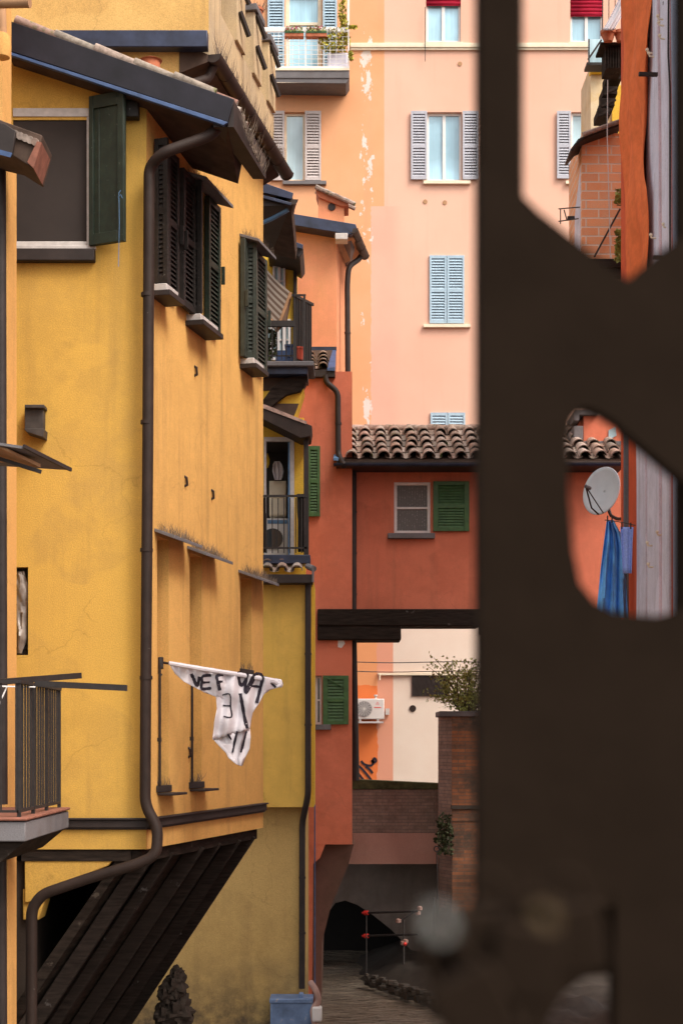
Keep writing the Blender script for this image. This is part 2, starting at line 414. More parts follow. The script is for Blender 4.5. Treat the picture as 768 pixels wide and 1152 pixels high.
# striped awning
m, nt, b = M('brown striped awning cloth'); tc = nt.nodes.new('ShaderNodeUVMap')
w = N(nt,'ShaderNodeTexWave'); w.wave_type='BANDS'; w.bands_direction='X'; w.wave_profile='SIN'; w.inputs['Scale'].default_value=2.4; nt.links.new(tc.outputs[0],w.inputs['Vector'])
c = mixc(nt, ramp(nt,w.outputs['Fac'],.45,.55), (.17,.10,.065), (.45,.36,.28))
nt.links.new(c,b.inputs['Base Color']); b.inputs['Roughness'].default_value=.9; mt['awn']=m
# the tall house's painted facade: orange | pink with peeling seam | white dado at canal level
m, nt, b = M('two tone peeling facade'); co = pos(nt)
sx = nt.nodes.new('ShaderNodeSeparateXYZ'); nt.links.new(co, sx.inputs[0])
def mth(op, a, bb=None, cc=None):
    n = nt.nodes.new('ShaderNodeMath'); n.operation=op
    for i, vv in enumerate((a,bb,cc)):
        if vv is None: continue
        if hasattr(vv,'is_output'): nt.links.new(vv, n.inputs[i])
        else: n.inputs[i].default_value = vv
    return n.outputs[0]
X, Z = sx.outputs[0], sx.outputs[2]
nz = noi(nt,co,1.6,5,.65); nf = noi(nt,co,5,5,.7)
EX = lambda px: (px-CX)/FP*YF
orange = mixc(nt, ramp(nt,noi(nt,co,.5,5,.6),.35,.7), (.74,.355,.175), (.76,.41,.23))
pink = mixc(nt, ramp(nt,noi(nt,co,.4,5,.6),.35,.7), (.74,.44,.325), (.77,.50,.38))
rose = mixc(nt, ramp(nt,noi(nt,co,.6,5,.6),.35,.7), (.73,.41,.31), (.75,.46,.345))
sharp = mth('GREATER_THAN', X, EX(432))
low = mth('LESS_THAN', Z, (HY-232)/FP*YF)
seam = mth('GREATER_THAN', mth('ADD', X, mth('MULTIPLY', mth('SUBTRACT', nf, .5), .12)), EX(417))
fade = N(nt,'ShaderNodeMapRange'); fade.inputs[1].default_value=EX(452); fade.inputs[2].default_value=EX(440); nt.links.new(X, fade.inputs[0])
pk = mixc(nt, mth('MULTIPLY', low, fade.outputs[0]), pink, rose)
which = mth('MAXIMUM', sharp, mth('MULTIPLY', low, seam))
c = mixc(nt, which, orange, pk)
# peeled plaster along the seam
dx = mth('ABSOLUTE', mth('SUBTRACT', X, EX(412)))
band = mth('LESS_THAN', dx, mth('MULTIPLY', mth('MULTIPLY', nz, nf), .52))
peel = mth('MULTIPLY', band, mth('GREATER_THAN', noi(nt,co,2.3,5,.7,(1,1,.5)), .562))
peel = mth('MULTIPLY', peel, mth('GREATER_THAN', Z, 5.0))
c = mixc(nt, peel, c, (.72,.64,.58))
c = mixc(nt, ramp(nt, noi(nt,co,1.0,4,.6,(4,4,.3)),.55,.85,(0,0,0,1),(.25,.25,.25,1)), c, (.42,.27,.18))
# canal level: deep orange, rose stripe, whitewashed
lowz = mth('LESS_THAN', Z, 2.8)
o2 = mth('ADD', X, mth('MULTIPLY', mth('SUBTRACT', nz, .5), .25))
lowc = mixc(nt, mth('GREATER_THAN', o2, EX(424.5)), (.74,.20,.06), (.70,.33,.22))
up2 = mth('GREATER_THAN', Z, mth('ADD', 1.15, mth('MULTIPLY', nz, .2)))
lowc = mixc(nt, mth('MULTIPLY', up2, mth('LESS_THAN', o2, EX(424.5))), lowc, (.74,.33,.15))
lowc = mixc(nt, mth('GREATER_THAN', X, EX(442)), lowc, mixc(nt, ramp(nt,noi(nt,co,.8,5,.6),.3,.8), (.76,.66,.56), (.70,.56,.46)))
c = mixc(nt, lowz, c, lowc)
c = mixc(nt, 1.0, c, ramp(nt, noi(nt,co,60,2,.7), .3,.75, (.93,.93,.93,1),(1.04,1.04,1.04,1)), 'MULTIPLY')
nt.links.new(c,b.inputs['Base Color']); b.inputs['Roughness'].default_value=.93; b.inputs['Specular IOR Level'].default_value=.15
bump(nt,b,mth('ADD',noi(nt,co,50,3,.7),mth('MULTIPLY',peel,-2.0)),.35,.008)
mt['facade']=m
# canal water
m, nt, b = M('dark canal water'); co = pos(nt)
b.inputs['Base Color'].default_value=(.18,.15,.115,1); b.inputs['Roughness'].default_value=.07; b.inputs['Specular IOR Level'].default_value=.7
bump(nt,b,mth('ADD', 0.0, 0.0) if False else noi(nt,co,2.2,4,.6,(1.0,2.6,1)),1.0,.14)
mt['water']=m

# ------------------------------------------------------------------ shared builders
def wall_sheet(mb, F, u0, u1, z0, z1, holes=(), depth=.22):
    us = sorted({u0,u1,*[h[0] for h in holes],*[h[1] for h in holes]}); us=[u for u in us if u0-1e-6<=u<=u1+1e-6]
    zs = sorted({z0,z1,*[h[2] for h in holes],*[h[3] for h in holes]}); zs=[z for z in zs if z0-1e-6<=z<=z1+1e-6]
    for i in range(len(us)-1):
        for j in range(len(zs)-1):
            um=(us[i]+us[i+1])/2; zm=(zs[j]+zs[j+1])/2
            if any(h[0]<um<h[1] and h[2]<zm<h[3] for h in holes): continue
            mb.add([F.pt(us[i],zs[j]),F.pt(us[i+1],zs[j]),F.pt(us[i+1],zs[j+1]),F.pt(us[i],zs[j+1])],[(0,1,2,3)])
    for h in holes:
        a,b_,c,d = max(h[0],u0),min(h[1],u1),max(h[2],z0),min(h[3],z1)
        for (p,q) in (((a,c),(a,d)),((a,d),(b_,d)),((b_,d),(b_,c)),((b_,c),(a,c))):
            mb.add([F.pt(*p),F.pt(*q),F.pt(q[0],q[1],-depth),F.pt(p[0],p[1],-depth)],[(0,1,2,3)])
    for (p,q) in (((u0,z0),(u0,z1)),((u0,z1),(u1,z1)),((u1,z1),(u1,z0)),((u1,z0),(u0,z0))):
        mb.add([F.pt(*p),F.pt(*q),F.pt(q[0],q[1],-depth),F.pt(p[0],p[1],-depth)],[(0,1,2,3)])
def louvre(mb, F, u0, u1, z0, z1, d0=0.0, th=.04, stile=.055, pitch=.05, rails=(), slat_tilt=.6, lower_panel=0):
    """louvred leaf standing on plane d0..d0+th of frame F"""
    mb.box(F,u0,u0+stile,z0,z1,d0,d0+th); mb.box(F,u1-stile,u1,z0,z1,d0,d0+th)
    ends = sorted([z0,z1]+[z for z in rails]); rw=.07
    cuts = [(z0,z0+rw)]+[(z-.035,z+.035) for z in sorted(rails)]+[(z1-rw,z1)]
    for a,b_ in cuts: mb.box(F,u0+stile,u1-stile,a,b_,d0+.003,d0+th-.003)
    for k in range(len(cuts)-1):
        a=cuts[k][1]; b_=cuts[k+1][0]
        if lower_panel and k==0:
            mb.box(F,u0+stile,u1-stile,a,b_,d0+.012,d0+th-.012); continue
        n=max(1,int((b_-a)/pitch)); p=(b_-a)/n
        for i in range(n):
            zc=a+p*(i+.5); h=p*.52; t=th*.42; s=th*.5*slat_tilt*1.0
            ua,ub=u0+stile,u1-stile; dm=d0+th/2
            c=[F.pt(ua,zc-h-.004,dm+s),F.pt(ub,zc-h-.004,dm+s),F.pt(ub,zc+h-.004,dm-s),F.pt(ua,zc+h-.004,dm-s),
               F.pt(ua,zc-h+.006,dm+s),F.pt(ub,zc-h+.006,dm+s),F.pt(ub,zc+h+.006,dm-s),F.pt(ua,zc+h+.006,dm-s)]
            mb.hexa(c)
        mb.box(F,u0+stile,u1-stile,a,b_,dm-.0015-th*.3,dm+.0015-th*.3) if False else None
    return mb
def window(F, parent, h, depth=.16, fw=.05, fmat='white', gmat='glass_b', v=(.5,), hz=(), th=.05, name='window'):
    u0,u1,z0,z1 = h; mb=MB()
    mb.box(F,u0,u0+fw,z0,z1,-depth,-depth+th); mb.box(F,u1-fw,u1,z0,z1,-depth,-depth+th)
    mb.box(F,u0+fw,u1-fw,z0,z0+fw,-depth,-depth+th); mb.box(F,u0+fw,u1-fw,z1-fw,z1,-depth,-depth+th)
    for t in v:
        c=u0+(u1-u0)*t; mb.box(F,c-fw*.7,c+fw*.7,z0+fw,z1-fw,-depth+.002,-depth+th+.004)
    for t in hz:
        c=z0+(z1-z0)*t; mb.box(F,u0+fw,u1-fw,c-fw*.35,c+fw*.35,-depth+.004,-depth+th-.006)
    w = mb.build(name, mt[fmat], parent, bev=.004)
    g=MB(); g.box(F,u0+.01,u1-.01,z0+.01,z1-.01,-depth-.02,-depth+.01)
    g.build('pane', mt[gmat], w, smooth=False)
    return w
def tiles(mb, A, B, up, rows, r=.09, pitch=.21, rowlen=.36, jitter=.012, base=True):
    """barrel tiles on a slope: A-B eave line, up = slope vector (unit)"""
    A=Vector(A); B=Vector(B); t=(B-A).normalized(); L=(B-A).length; up=Vector(up).normalized(); nn=t.cross(up).normalized()
    if nn.z<0: nn=-nn
    n=max(1,int(L/pitch)); p=L/n
    for i in range(n):
        for j in range(rows):
            c=A+t*(p*(i+.5)+ (R()-.5)*jitter*2)+up*(rowlen*j+(R()-.5)*jitter*2)
            c2=c+up*(rowlen*1.15); rr=r*(1+(R()-.5)*.1); lift=.012+.01*R()
            vs=[]; seg=7
            for (cc,ra,li) in ((c,rr,lift+.03),(c2,rr*.82,0.0)):
                for k in range(seg+1):
                    a=math.pi*k/seg
                    vs.append(cc+t*math.cos(a)*ra+nn*(math.sin(a)*ra+li))
                for k in range(seg+1):
                    a=math.pi*(1-k/seg)
                    vs.append(cc+t*math.cos(a)*(ra-.018)+nn*(math.sin(a)*(ra-.018)+li))
            m_=2*(seg+1); fs=[(k,(k+1)%m_,(k+1)%m_+m_,k+m_) for k in range(m_)]
            fs+= [(k,m_-1-k,m_-2-k,k+1) for k in range(seg)]
            mb.add(vs,fs)
            # channel tile between
            vs=[]; cc0=A+t*(p*(i+1))+up*(rowlen*j); cc1=cc0+up*(rowlen*1.1)
            if i<n-1:
                for (cc,li) in ((cc0,.02),(cc1,.0)):
                    for k in range(5):
                        a=math.pi+math.pi*k/4
                        vs.append(cc+t*math.cos(a)*r*.8+nn*(math.sin(a)*r*.35+r*.35+li))
                mb.add(vs,[(k,k+1,k+6,k+5) for k in range(4)])
def tuft(mb, p, q, n, h, w=.003, lean=.35):
    p=Vector(p); q=Vector(q)
    for i in range(n):
        c=p.lerp(q,R())+Vector(((R()-.5)*.04,(R()-.5)*.04,0))
        hh=h*(.4+.8*R())
        mb.blade(c, c+Vector(((R()-.5)*2*lean*hh,(R()-.5)*2*lean*hh,hh)), w)
def smooth_path(pts, n=5):
    pts=[Vector(p) for p in pts]; out=[]
    for i in range(len(pts)-1):
        p0=pts[max(0,i-1)];p1=pts[i];p2=pts[i+1];p3=pts[min(len(pts)-1,i+2)]
        for k in range(n):
            t=k/n
            out.append(.5*((2*p1)+(-p0+p2)*t+(2*p0-5*p1+4*p2-p3)*t*t+(-p0+3*p1-3*p2+p3)*t*t*t))
    out.append(pts[-1]); return out
def bent(pts, r=.12, n=5):
    """polyline with rounded corners"""
    pts=[Vector(p) for p in pts]; out=[pts[0]]
    for i in range(1,len(pts)-1):
        a=(pts[i-1]-pts[i]); b_=(pts[i+1]-pts[i]); ra=min(r,a.length*.45,b_.length*.45)
        p=pts[i]+a.normalized()*ra; q=pts[i]+b_.normalized()*ra
        for k in range(n+1):
            t=k/n; out.append(p.lerp(pts[i],t).lerp(pts[i].lerp(q,t),t))
    out.append(pts[-1]); return out
def collars(mb, pts, r, every=1.9):
    for i in range(len(pts)-1):
        a=Vector(pts[i]); b_=Vector(pts[i+1]); L=(b_-a).length; d=(b_-a).normalized()
        k=int(L/every)
        for j in range(1,k+1):
            c=a+d*(L*j/(k+1)); mb.tube([c-d*.018,c+d*.018], r+.008, 10)

WATER=-4.7
# ================================================================== SETTING
mb=MB(); mb.add([(-400,-60,-5.3),(400,-60,-5.3),(400,900,-5.3),(-400,900,-5.3)],[(0,1,2,3)])
struct(mb.build('ground', mt['stone'], smooth=False),'dark muddy ground under the canal','ground')
mb=MB()
nx,ny=110,300
vs=[];fs=[]
for j in range(ny+1):
    for i in range(nx+1):
        x=-3.2+8.4*i/nx; y=6+34*j/ny
        vs.append((x,y,WATER+.035*noise.noise(Vector((x*1.5,y*3.4,0)))+.016*noise.noise(Vector((x*4,y*8,5)))))
for j in range(ny):
    for i in range(nx):
        a=j*(nx+1)+i; fs.append((a,a+1,a+nx+2,a+nx+1))
mb.add(vs,fs); struct(mb.build('canal_water', mt['water']),'dark rippled brown canal water','water')
# right bank: muddy bank mesh sloping into the water
mb=MB(); vs=[];fs=[]; nx,ny=26,40
def bank_edge(y):  # X of the waterline
    return max(.35, 3.1-(y-24.5)*.42) if y<32 else .35
for j in range(ny+1):
    y=20+15*j/ny; e=bank_edge(y)
    for i in range(nx+1):
        s=i/nx; x=e-.25+s*(5.6-e)
        z=WATER-.12+min(.5,s*2.2)+.14*noise.noise(Vector((x*2.2,y*1.8,3)))*min(1,s*6)+.05*noise.noise(Vector((x*9,y*8,1)))
        vs.append((x,y,z))
for j in range(ny):
    for i in range(nx):
        a=j*(nx+1)+i; fs.append((a,a+1,a+nx+2,a+nx+1))
mb.add(vs,fs); struct(mb.build('canal_bank', simple('wet dark mud', (.035,.028,.022), .7, .4, 4, bmp=.6)),'dark muddy bank along the right side of the canal','bank')

# ================================================================== HOUSE A  (large yellow house)
AF = flat(16.0)                       # front
AS = frame(165,16.0,296,19.98)        # canal side
zb=-1.08
A = thing('yellow_house', (AF.O.x-4, 18, WATER), 'large yellow house jutting over the canal on dark timber struts, dark shutter on its front', 'house')
win = AF.rect(15,122,103,278)
mb=MB()
uL=AF.u(-60); uC=AF.u(165)
topA=AF.z(60,38)
vent=AF.rect(28,458,48,490); slit=AF.rect(17,638,32,737)
# front wall: follows the lean-to roof slope; rectangular up to window top + gable prism
wall_sheet(mb,AF,uL,uC,zb,AF.z(165,135),[win,slit],.25)
zr=lambda u: 6.92-(AF.O.x+u+3.27)*.342
mb.prism(AF,[(uL,AF.z(165,135)),(uC,AF.z(165,135)),(uC,zr(uC)-.04),(uL,zr(uL)-.04)],-.25,0)
mb.box(AF,uL,uC-.26,zb,AF.z(165,135),-1.2,-.25)
mb.build('front_wall', mt['yel_front'], A, smooth=False)
# canal side wall
holes=[]
def side_rect(x0,y0,x1,y1): return AS.rect(x0,y0,x1,y1)
WA=(AS.u(173),AS.u(182),AS.z(178,322),AS.z(173,160))
WB=(AS.u(212),AS.u(228),AS.z(212,352),AS.z(212,207))
WC=(AS.u(272.5),AS.u(281),AS.z(277,405),AS.z(272,275))
N1=(AS.u(177),AS.u(190),AS.z(177,884),AS.z(177,603))
N2=(AS.u(213.5),AS.u(227),AS.z(213.5,880),AS.z(213.5,622))
N3=(AS.u(270.5),AS.u(283),AS.z(270.5,752),AS.z(270.5,648))
uE=AS.u(296)
zlow=6.05; z_up=7.3
mb=MB()
wall_sheet(mb,AS,0,uE,zb,6.38,[WA,WB,WC,N1,N2,N3],.42)
u17=(17.02-16.0)/AS.a.y
mb.box(AS,u17,uE,6.38,z_up,-.42,0)
mb.build('side_wall', mt['yel_side'], A, smooth=False)
mb=MB(); mb.box(AS,.46,uE,zb,6.3,-3.2,-.42); mb.box(AS,u17+.2,uE,6.3,z_up,-3.2,-.42); mb.build('inner_wall', mt['yel_side'], A, smooth=False)
# main block front above the lean-to, at Y=17
AM = flat(17.02)
mb=MB(); mb.box(AM,AM.u(-60),AM.u(204),5.6,z_up+.1,-.3,0)
mb.build('upper_front_wall', mt['yel_up'], A, smooth=False)
# lean-to roof over the front room
y0r,y1r=15.75,17.35
def slabpt(px,py,Y,dy=0): return P(px,py,Y)+Vector((0,dy,0))
LT=flat(15.75)
out=[(10,26),(262,112),(256,143),(200,124),(10,62)]
mb=MB(); mb.prism(LT,[LT.uz(*p) for p in out],-(y1r-y0r),0); mb.cur=0
roof=mb.build('roof', mt['soffit'], A, smooth=False)
mb=MB(); mb.prism(LT,[LT.uz(*p) for p in [(9,24),(264,113),(257,139),(9,58)]],0.003,.035); mb.build('fascia', mt['fascia_bb'], roof, bev=.006)
mb=MB(); mb.prism(LT,[LT.uz(*p) for p in [(9,59.5),(257,139.5),(252,143),(9,63)]],0.003,.05); mb.build('drip_edge', mt['bluetrim'], roof, bev=.004)
# eave board on the right, dark with slight bright line
e0=P(263,112,15.75); e1=Vector((e0.x+.24,17.35,e0.z))
mb=MB()
d=(e1-e0).normalized(); nrm=Vector((d.y,-d.x,0))
mb.hexa([e0+Vector((0,0,-.27)),e1+Vector((0,0,-.22)),e1+Vector((-.14,0,-.22)),e0+Vector((-.2,0,-.27)),e0,e1,e1+Vector((-.4,0,.14)),e0+Vector((-.2,0,.07))])
mb.build('eave_board', mt['brown_d'], roof)
# tiles laid along the front verge
mb=MB()
q0=P(18,24,15.86); q1=P(240,103,15.86); L=(q1-q0).length; dd=(q1-q0).normalized(); k=5
for i in range(k):
    a=q0+dd*(L*i/k); b_=q0+dd*(L*(i+1.06)/k); rr=.052+.008*R()
    mb.tube([a+Vector((0,0,.005)),b_+Vector((0,0,-.012))],[rr,rr*.86],12)
    mb.tube([a+Vector((0,.2,.03)),b_+Vector((0,.2,.01))],[rr,rr*.86],12)
mb.build('verge_tile', mt['tile_g'], roof)
mb=MB()
for r_ in range(9):
    a=P(18,24,16.0+.17*r_); b_=P(255,108,16.0+.17*r_); dd=b_-a
    for i in range(6):
        c=a+dd*(i/6); e=a+dd*((i+1.06)/6); e.z-=.012
        c.x=(18-CX)/FP*15.6+ (c.x-a.x); e.x=c.x+dd.x/6*1.06
        c.z=q0.z-.02-(c.x-q0.x)*.342; e.z=q0.z-.03-(e.x-q0.x)*.342
        mb.tube([c,e],[.06,.052],10)
mb.build('roof_tile', mt['tile_g'], roof)
mb=MB(); c=P(170,84,16.2)
mb.tube([c,c+Vector((0,0,.14))],[.10,.09],16); mb.tube([c+Vector((0,0,.14)),c+Vector((0,0,.17))],[.115,.05],16)
mb.build('vent_cap', mt['terra'], roof)
# roof of the main block: slab edge with flashing, eave and gutter on the canal side
g0=Vector((-1.36,17.0,7.30)); g1=Vector((-.70,20.45,7.26))
mb=MB(); z0=AM.z(150,60); z1=AM.z(150,41)
mb.box(AM,AM.u(60),AM.u(235),z0,z1,.02,.16)
fl=mb.build('flashing', mt['blueflash'], roof, bev=.01)
mb=MB(); ls=AS
mb.hexa([Vector((-1.72,17.0,7.10)),Vector((-1.42,17.0,7.22)),Vector((-.80,20.45,7.22)),Vector((-1.0,20.45,7.10)),
         Vector((-1.72,17.0,7.42)),Vector((-1.42,17.0,7.30)),Vector((-.80,20.45,7.30)),Vector((-1.0,20.45,7.42))])
mb.build('eave', mt['soffit'], roof)
mb=MB(); mb.gutter(g0,g1,.085); mb.build('gutter', mt['gutter'], roof)
mb=MB(); mb.tube(bent([g0+Vector((0,.12,-.05)),g0+Vector((-.06,.14,-.2)),P(208,97,16.8),P(190,104,16.8)],.1),.05,10)
mb.build('gutter_pipe', mt['brown'], roof)
# terrace parapet above
PS=frame(235,17.06,308,20.45)
up1=PS.u(308)
mb=MB()
PF=flat(17.06)
mb.box(PF,PF.u(8),PF.u(235),z_up+.24,9.6,-.3,0)
mb.build('terrace_wall', mt['yel_up'], A, smooth=False)
mb=MB()
mb.box(PS,.0,up1,7.32,8.0,-.28,0)
mb.box(PS,.0,.55,8.0,9.6,-.28,0)
par=mb.build('parapet', mt['yel_pale'], A, smooth=False)
for k,(pxr) in enumerate((273,291.5,307)):
    ur=PS.u(pxr); mb=MB()
    mb.box(PS,ur-.42,ur,8.0,8.74,-.24,.035)
    pier=mb.build('pier', mt['yel_pale'], A, bev=.01)
    mb=MB(); mb.box(PS,ur-.46,ur+.03,8.74,8.82,-.28,.07); mb.build('cap', mt['slab'], pier, bev=.008)
    mb=MB()
    for (zc) in (8.62,8.25):
        mb.beam(PS.pt(ur-.36,zc+.10,.05),PS.pt(ur-.2,zc-.12,.12),.04,.05)
    mb.build('iron_bracket', mt['iron'], pier)
# ledge moulding
mb=MB()
zl0=AF.z(100,931); zl1=AF.z(100,920)
for F,ua,ub in ((AF,AF.u(20),uC+.05),(AS,-.05,uE)):
    mb.box(F,ua,ub,zl0,zl1-.02,.0,.05); mb.box(F,ua,ub,zl1-.02,zl1,.0,.075)
    mb.box(F,ua,ub,zl0-.02,zl0,.0,.03)
led=mb.build('ledge', mt['brown_d'], A, bev=.006)
# front window with screen, sill, open shutter
u0,u1,z0,z1=win; mb=MB()
mb.box(AF,u0,u1,z1-.085,z1,-.05,.012); mb.box(AF,u1-.045,u1,z0,z1-.085,-.05,.010); mb.box(AF,u0,u1-.045,z0,z0+.05,-.05,.010)
mb.box(AF,u0,u1-.045,z0+.05,z0+.058,-.05,.0)
w=mb.build('window', mt['greyframe'], A, bev=.004)
mb=MB(); mb.box(AF,u0,u1-.045,z0+.05,z1-.03,-.045,-.012); mb.build('screen', mt['screen'], w, smooth=False)
mb=MB(); mb.box(AF,u0-.02,u1+.05,z0-.035,z0,-.05,.05); mb.build('ledge_strip', mt['greyframe'], w, bev=.004)
mb=MB(); mb.box(AF,u0-.02,AF.u(108),z0-.16,z0-.037,-.05,.09); mb.build('sill', mt['brown_d'], w, bev=.01)
SF=AF.sub(AF.u(104),.03,math.radians(24))
mb=MB(); sw=.40; sz0,sz1=AF.z(104,279),AF.z(104,112)
mb.box(SF,0,sw,sz0,sz1,0,.035)
for a,b_,c_,d_ in ((0,.05,sz0,sz1),(sw-.07,sw,sz0,sz1),(.05,sw-.07,sz0,sz0+.11),(.05,sw-.07,sz1-.13,sz1),):
    mb.box(SF,a,b_,c_,d_,.035,.055)
mb.box(SF,.10,.115,sz0+.11,sz1-.13,.035,.042)
mb.build('shutter', mt['shut_dk'], w, bev=.005)
mb=MB(); mb.boxpx(AF,140,113,156,131,0,.12); mb.build('shutter_latch', mt['shut_br'], w, bev=.01)
mb=MB(); mb.tube([P(136,214,15.6),P(134,217,15.6),P(134.5,250,15.6),P(133.5,300,15.6)],.0035,5); mb.tube([P(133,222,15.6),P(136,219,15.59),P(138,223,15.6)],.004,5); mb.build('cord', mt['bluepaint'], w)
# small grey vent box on front and slit with plastic sheet
mb=MB(); mb.boxpx(AF,28,457,49,483,0,.12); mb.prismpx(AF,[(27,482),(50,482),(49,492),(30,486)],0,.2)
mb.boxpx(AF,28,455,50,459,0,.17)
mb.build('vent_box', mt['ventbox'], A, bev=.006)
u0,u1,z0,z1=slit; mb=MB(); mb.box(AF,u0,u1,z0,z1,-.24,-.1)
for k in range(6):
    zz=z0+(z1-z0)*(k+.5)/6; mb.box(AF,u0,u1,zz-.008,zz+.008,-.1,-.08)
mb.box(AF,u0+.05,u0+.062,z0,z1,-.1,-.075)
sl=mb.build('slit_window', mt['darkroom'], A, smooth=False)
mb=MB(); vs=[]
for j in range(25):
    for i in range(9):
        t=i/8; v_=j/24; zz=z0+.02+(z1-z0-.06)*(1-v_); bulge=.10*math.exp(-((v_-.82)/.16)**2)+.04*math.exp(-((v_-.2)/.15)**2)
        uu=u0+.01+(u1-u0-.03)*t*(.55+.45*math.sin(v_*3.1+.4)) ; vs.append(AF.pt(uu+bulge*.35*t,zz,-.05+bulge*math.sin(math.pi*t)+.03*noise.noise(Vector((i*.5,j*.45,2)))))
mb.add(vs,[(j*9+i,j*9+i+1,(j+1)*9+i+1,(j+1)*9+i) for j in range(24) for i in range(8)])
mb.build('plastic_sheet', mt['sack'], sl)
# side windows: dark panes + shutters + canopies + sills
def canopy(u, z, w, proj=.22, px=None):
    mb=MB(); vs=[AS.pt(u-.06,z+.02,0),AS.pt(u+w,z+.02,0),AS.pt(u+w,z-.06,proj),AS.pt(u-.06,z-.06,proj)]
    mb.hexa([AS.pt(u-.06,z+.0,0),AS.pt(u+w,z+.0,0),AS.pt(u+w,z-.08,proj),AS.pt(u-.06,z-.08,proj),
             AS.pt(u-.06,z+.035,0),AS.pt(u+w,z+.035,0),AS.pt(u+w,z-.045,proj),AS.pt(u-.06,z-.045,proj)])
    c=mb.build('canopy', mt['slab'], A, bev=.004)
    mb=MB(); tuft(mb,AS.pt(u,z+.0,proj*.2),AS.pt(u+w*.9,z-.01,proj*.5),230,.13,.0020,.5); tuft(mb,AS.pt(u,z-.03,proj*.6),AS.pt(u+w*.9,z-.04,proj*.9),120,.07,.0020,.8)
    mb.build('dry_weeds', mt['weed'], c, smooth=False)
for i,(h,hasC,sh) in enumerate(((WA,0,(( 'r',.33,.02,'shut_br'),)),(WB,1,(('l',.40,.04,'shut_br'),('r',.42,.02,'shut_dk'))),(WC,1,(('l',.16,.03,'shut_dk2'),('r',.46,.03,'shut_dk2'))))):
    u0,u1,z0,z1=h; mb=MB()
    mb.box(AS,u0,u0+.05,z0,z1,-.2,-.13); mb.box(AS,u1-.05,u1,z0,z1,-.2,-.13); mb.box(AS,u0,u1,z1-.06,z1,-.2,-.13); mb.box(AS,u0,u1,z0,z0+.06,-.2,-.13)
    w=mb.build('window', mt['shut_br'] if i<2 else mt['greyframe'], A)
    mb=MB(); mb.box(AS,u0+.01,u1-.01,z0+.01,z1-.01,-.26,-.19); mb.build('pane', mt['glass_d'], w, smooth=False)
    for (side,wd,dd_,mm) in sh:
        mb=MB()
        if side=='r': a,b_=u1+.01,u1+.01+wd
        else: a,b_=u0-.01-wd,u0-.01
        louvre(mb,AS,a,b_,z0-.03,z1+.03,dd_,.055,.06,.048,rails=(z0+(z1-z0)*.5,))
        mb.box(AS,a+.05,b_-.05,z0,z1,dd_+.002,dd_+.012)
        mb.box(AS,(b_ if side=='r' else a)-.012,(b_ if side=='r' else a)+.012,z0+.55,z0+.75,dd_+.06,dd_+.10)
        mb.build('shutter', mt[mm], w, bev=.004)
    # near leaf swung out square to the wall
    if i<3:
        QF=AS.sub(u0+.005,.02,math.radians(96 if i<2 else 80)); mb=MB()
        louvre(mb,QF,0,.15 if i!=2 else .16,z0-.02,z1+.02,0,.04,.05,.048,rails=(z0+(z1-z0)*.5,)); mb.build('shutter', mt['shut_br' if i<2 else 'shut_dk2'], w, bev=.003)
    mb=MB(); mb.box(AS,u0-.06,u1+.06,z0-.10,z0-.03,-.12,.16)
    mb.build('sill', mt['greyframe'], w, bev=.006)
    mb=MB(); mb.box(AS,u0-.10,u1+.10,z0-.16,z0-.105,-.0,.21); mb.build('drip_board', mt['brown_d'], w, bev=.004)
    if hasC: canopy(u0-.05,z1+.07,u1-u0+(.42 if i==1 else .38),.24)
for i,h in enumerate((N1,N2,N3)):
    u0,u1,z0,z1=h
    canopy(u0-.03,z1+.035,(u1-u0)+.48,.22)
    mb=MB(); mb.box(AS,u0-.03,u1+.05,z0-.07,z0-.0,-.40,.02); mb.box(AS,u0-.0,u1+.10,z0-.10,z0-.075,.0,.17)
    s=mb.build('niche_sill', mt['brown_d'], A, bev=.006)
    mb=MB(); tuft(mb,AS.pt(u0+.05,z0,-.1),AS.pt(u1,z0,.0),40,.12,.003,.7); mb.build('dry_weeds', mt['weed'], s, smooth=False)
    if i<2:
        mb=MB(); mb.tube([AS.pt(u0+.02,z0,.02),AS.pt(u0+.02,z0+1.25,.02)],.014,8); mb.box(AS,u0,u0+.05,z0+.45,z0+.49,-.02,.03); mb.build('iron_bar', mt['iron'], A)
# anchor hooks in the wall
for (x,y) in ((219,417),(208,541),(238,556),(212,846)):
    mb=MB(); u,z=AS.uz(x,y); mb.tube([AS.pt(u,z+.05,-.01),AS.pt(u,z+.03,.022),AS.pt(u+.01,z-.04,.024),AS.pt(u,z-.06,-.01)],.016,6)
    mb.build('wall_hook', mt['brown'], A)
# main downpipe
pts=[P(248,140,15.9),P(236,153,15.85),P(183,172,15.75),P(168,188,15.86),P(166.5,500,15.86),P(164,800,15.86),P(163.5,906,15.86),P(178,932,15.84),P(176,962,15.8),P(155,972,15.8),P(100,985+3,15.8),P(48,1006,15.8),P(36,1022,15.8),P(35.5,1200,15.8)]
pts=bent(pts,.10)
mb=MB(); mb.tube(pts,.056,14); collars(mb,[P(166.5,188,15.86),P(164,906,15.86)],.056,1.5)
mb.build('downpipe', mt['brown'], A)
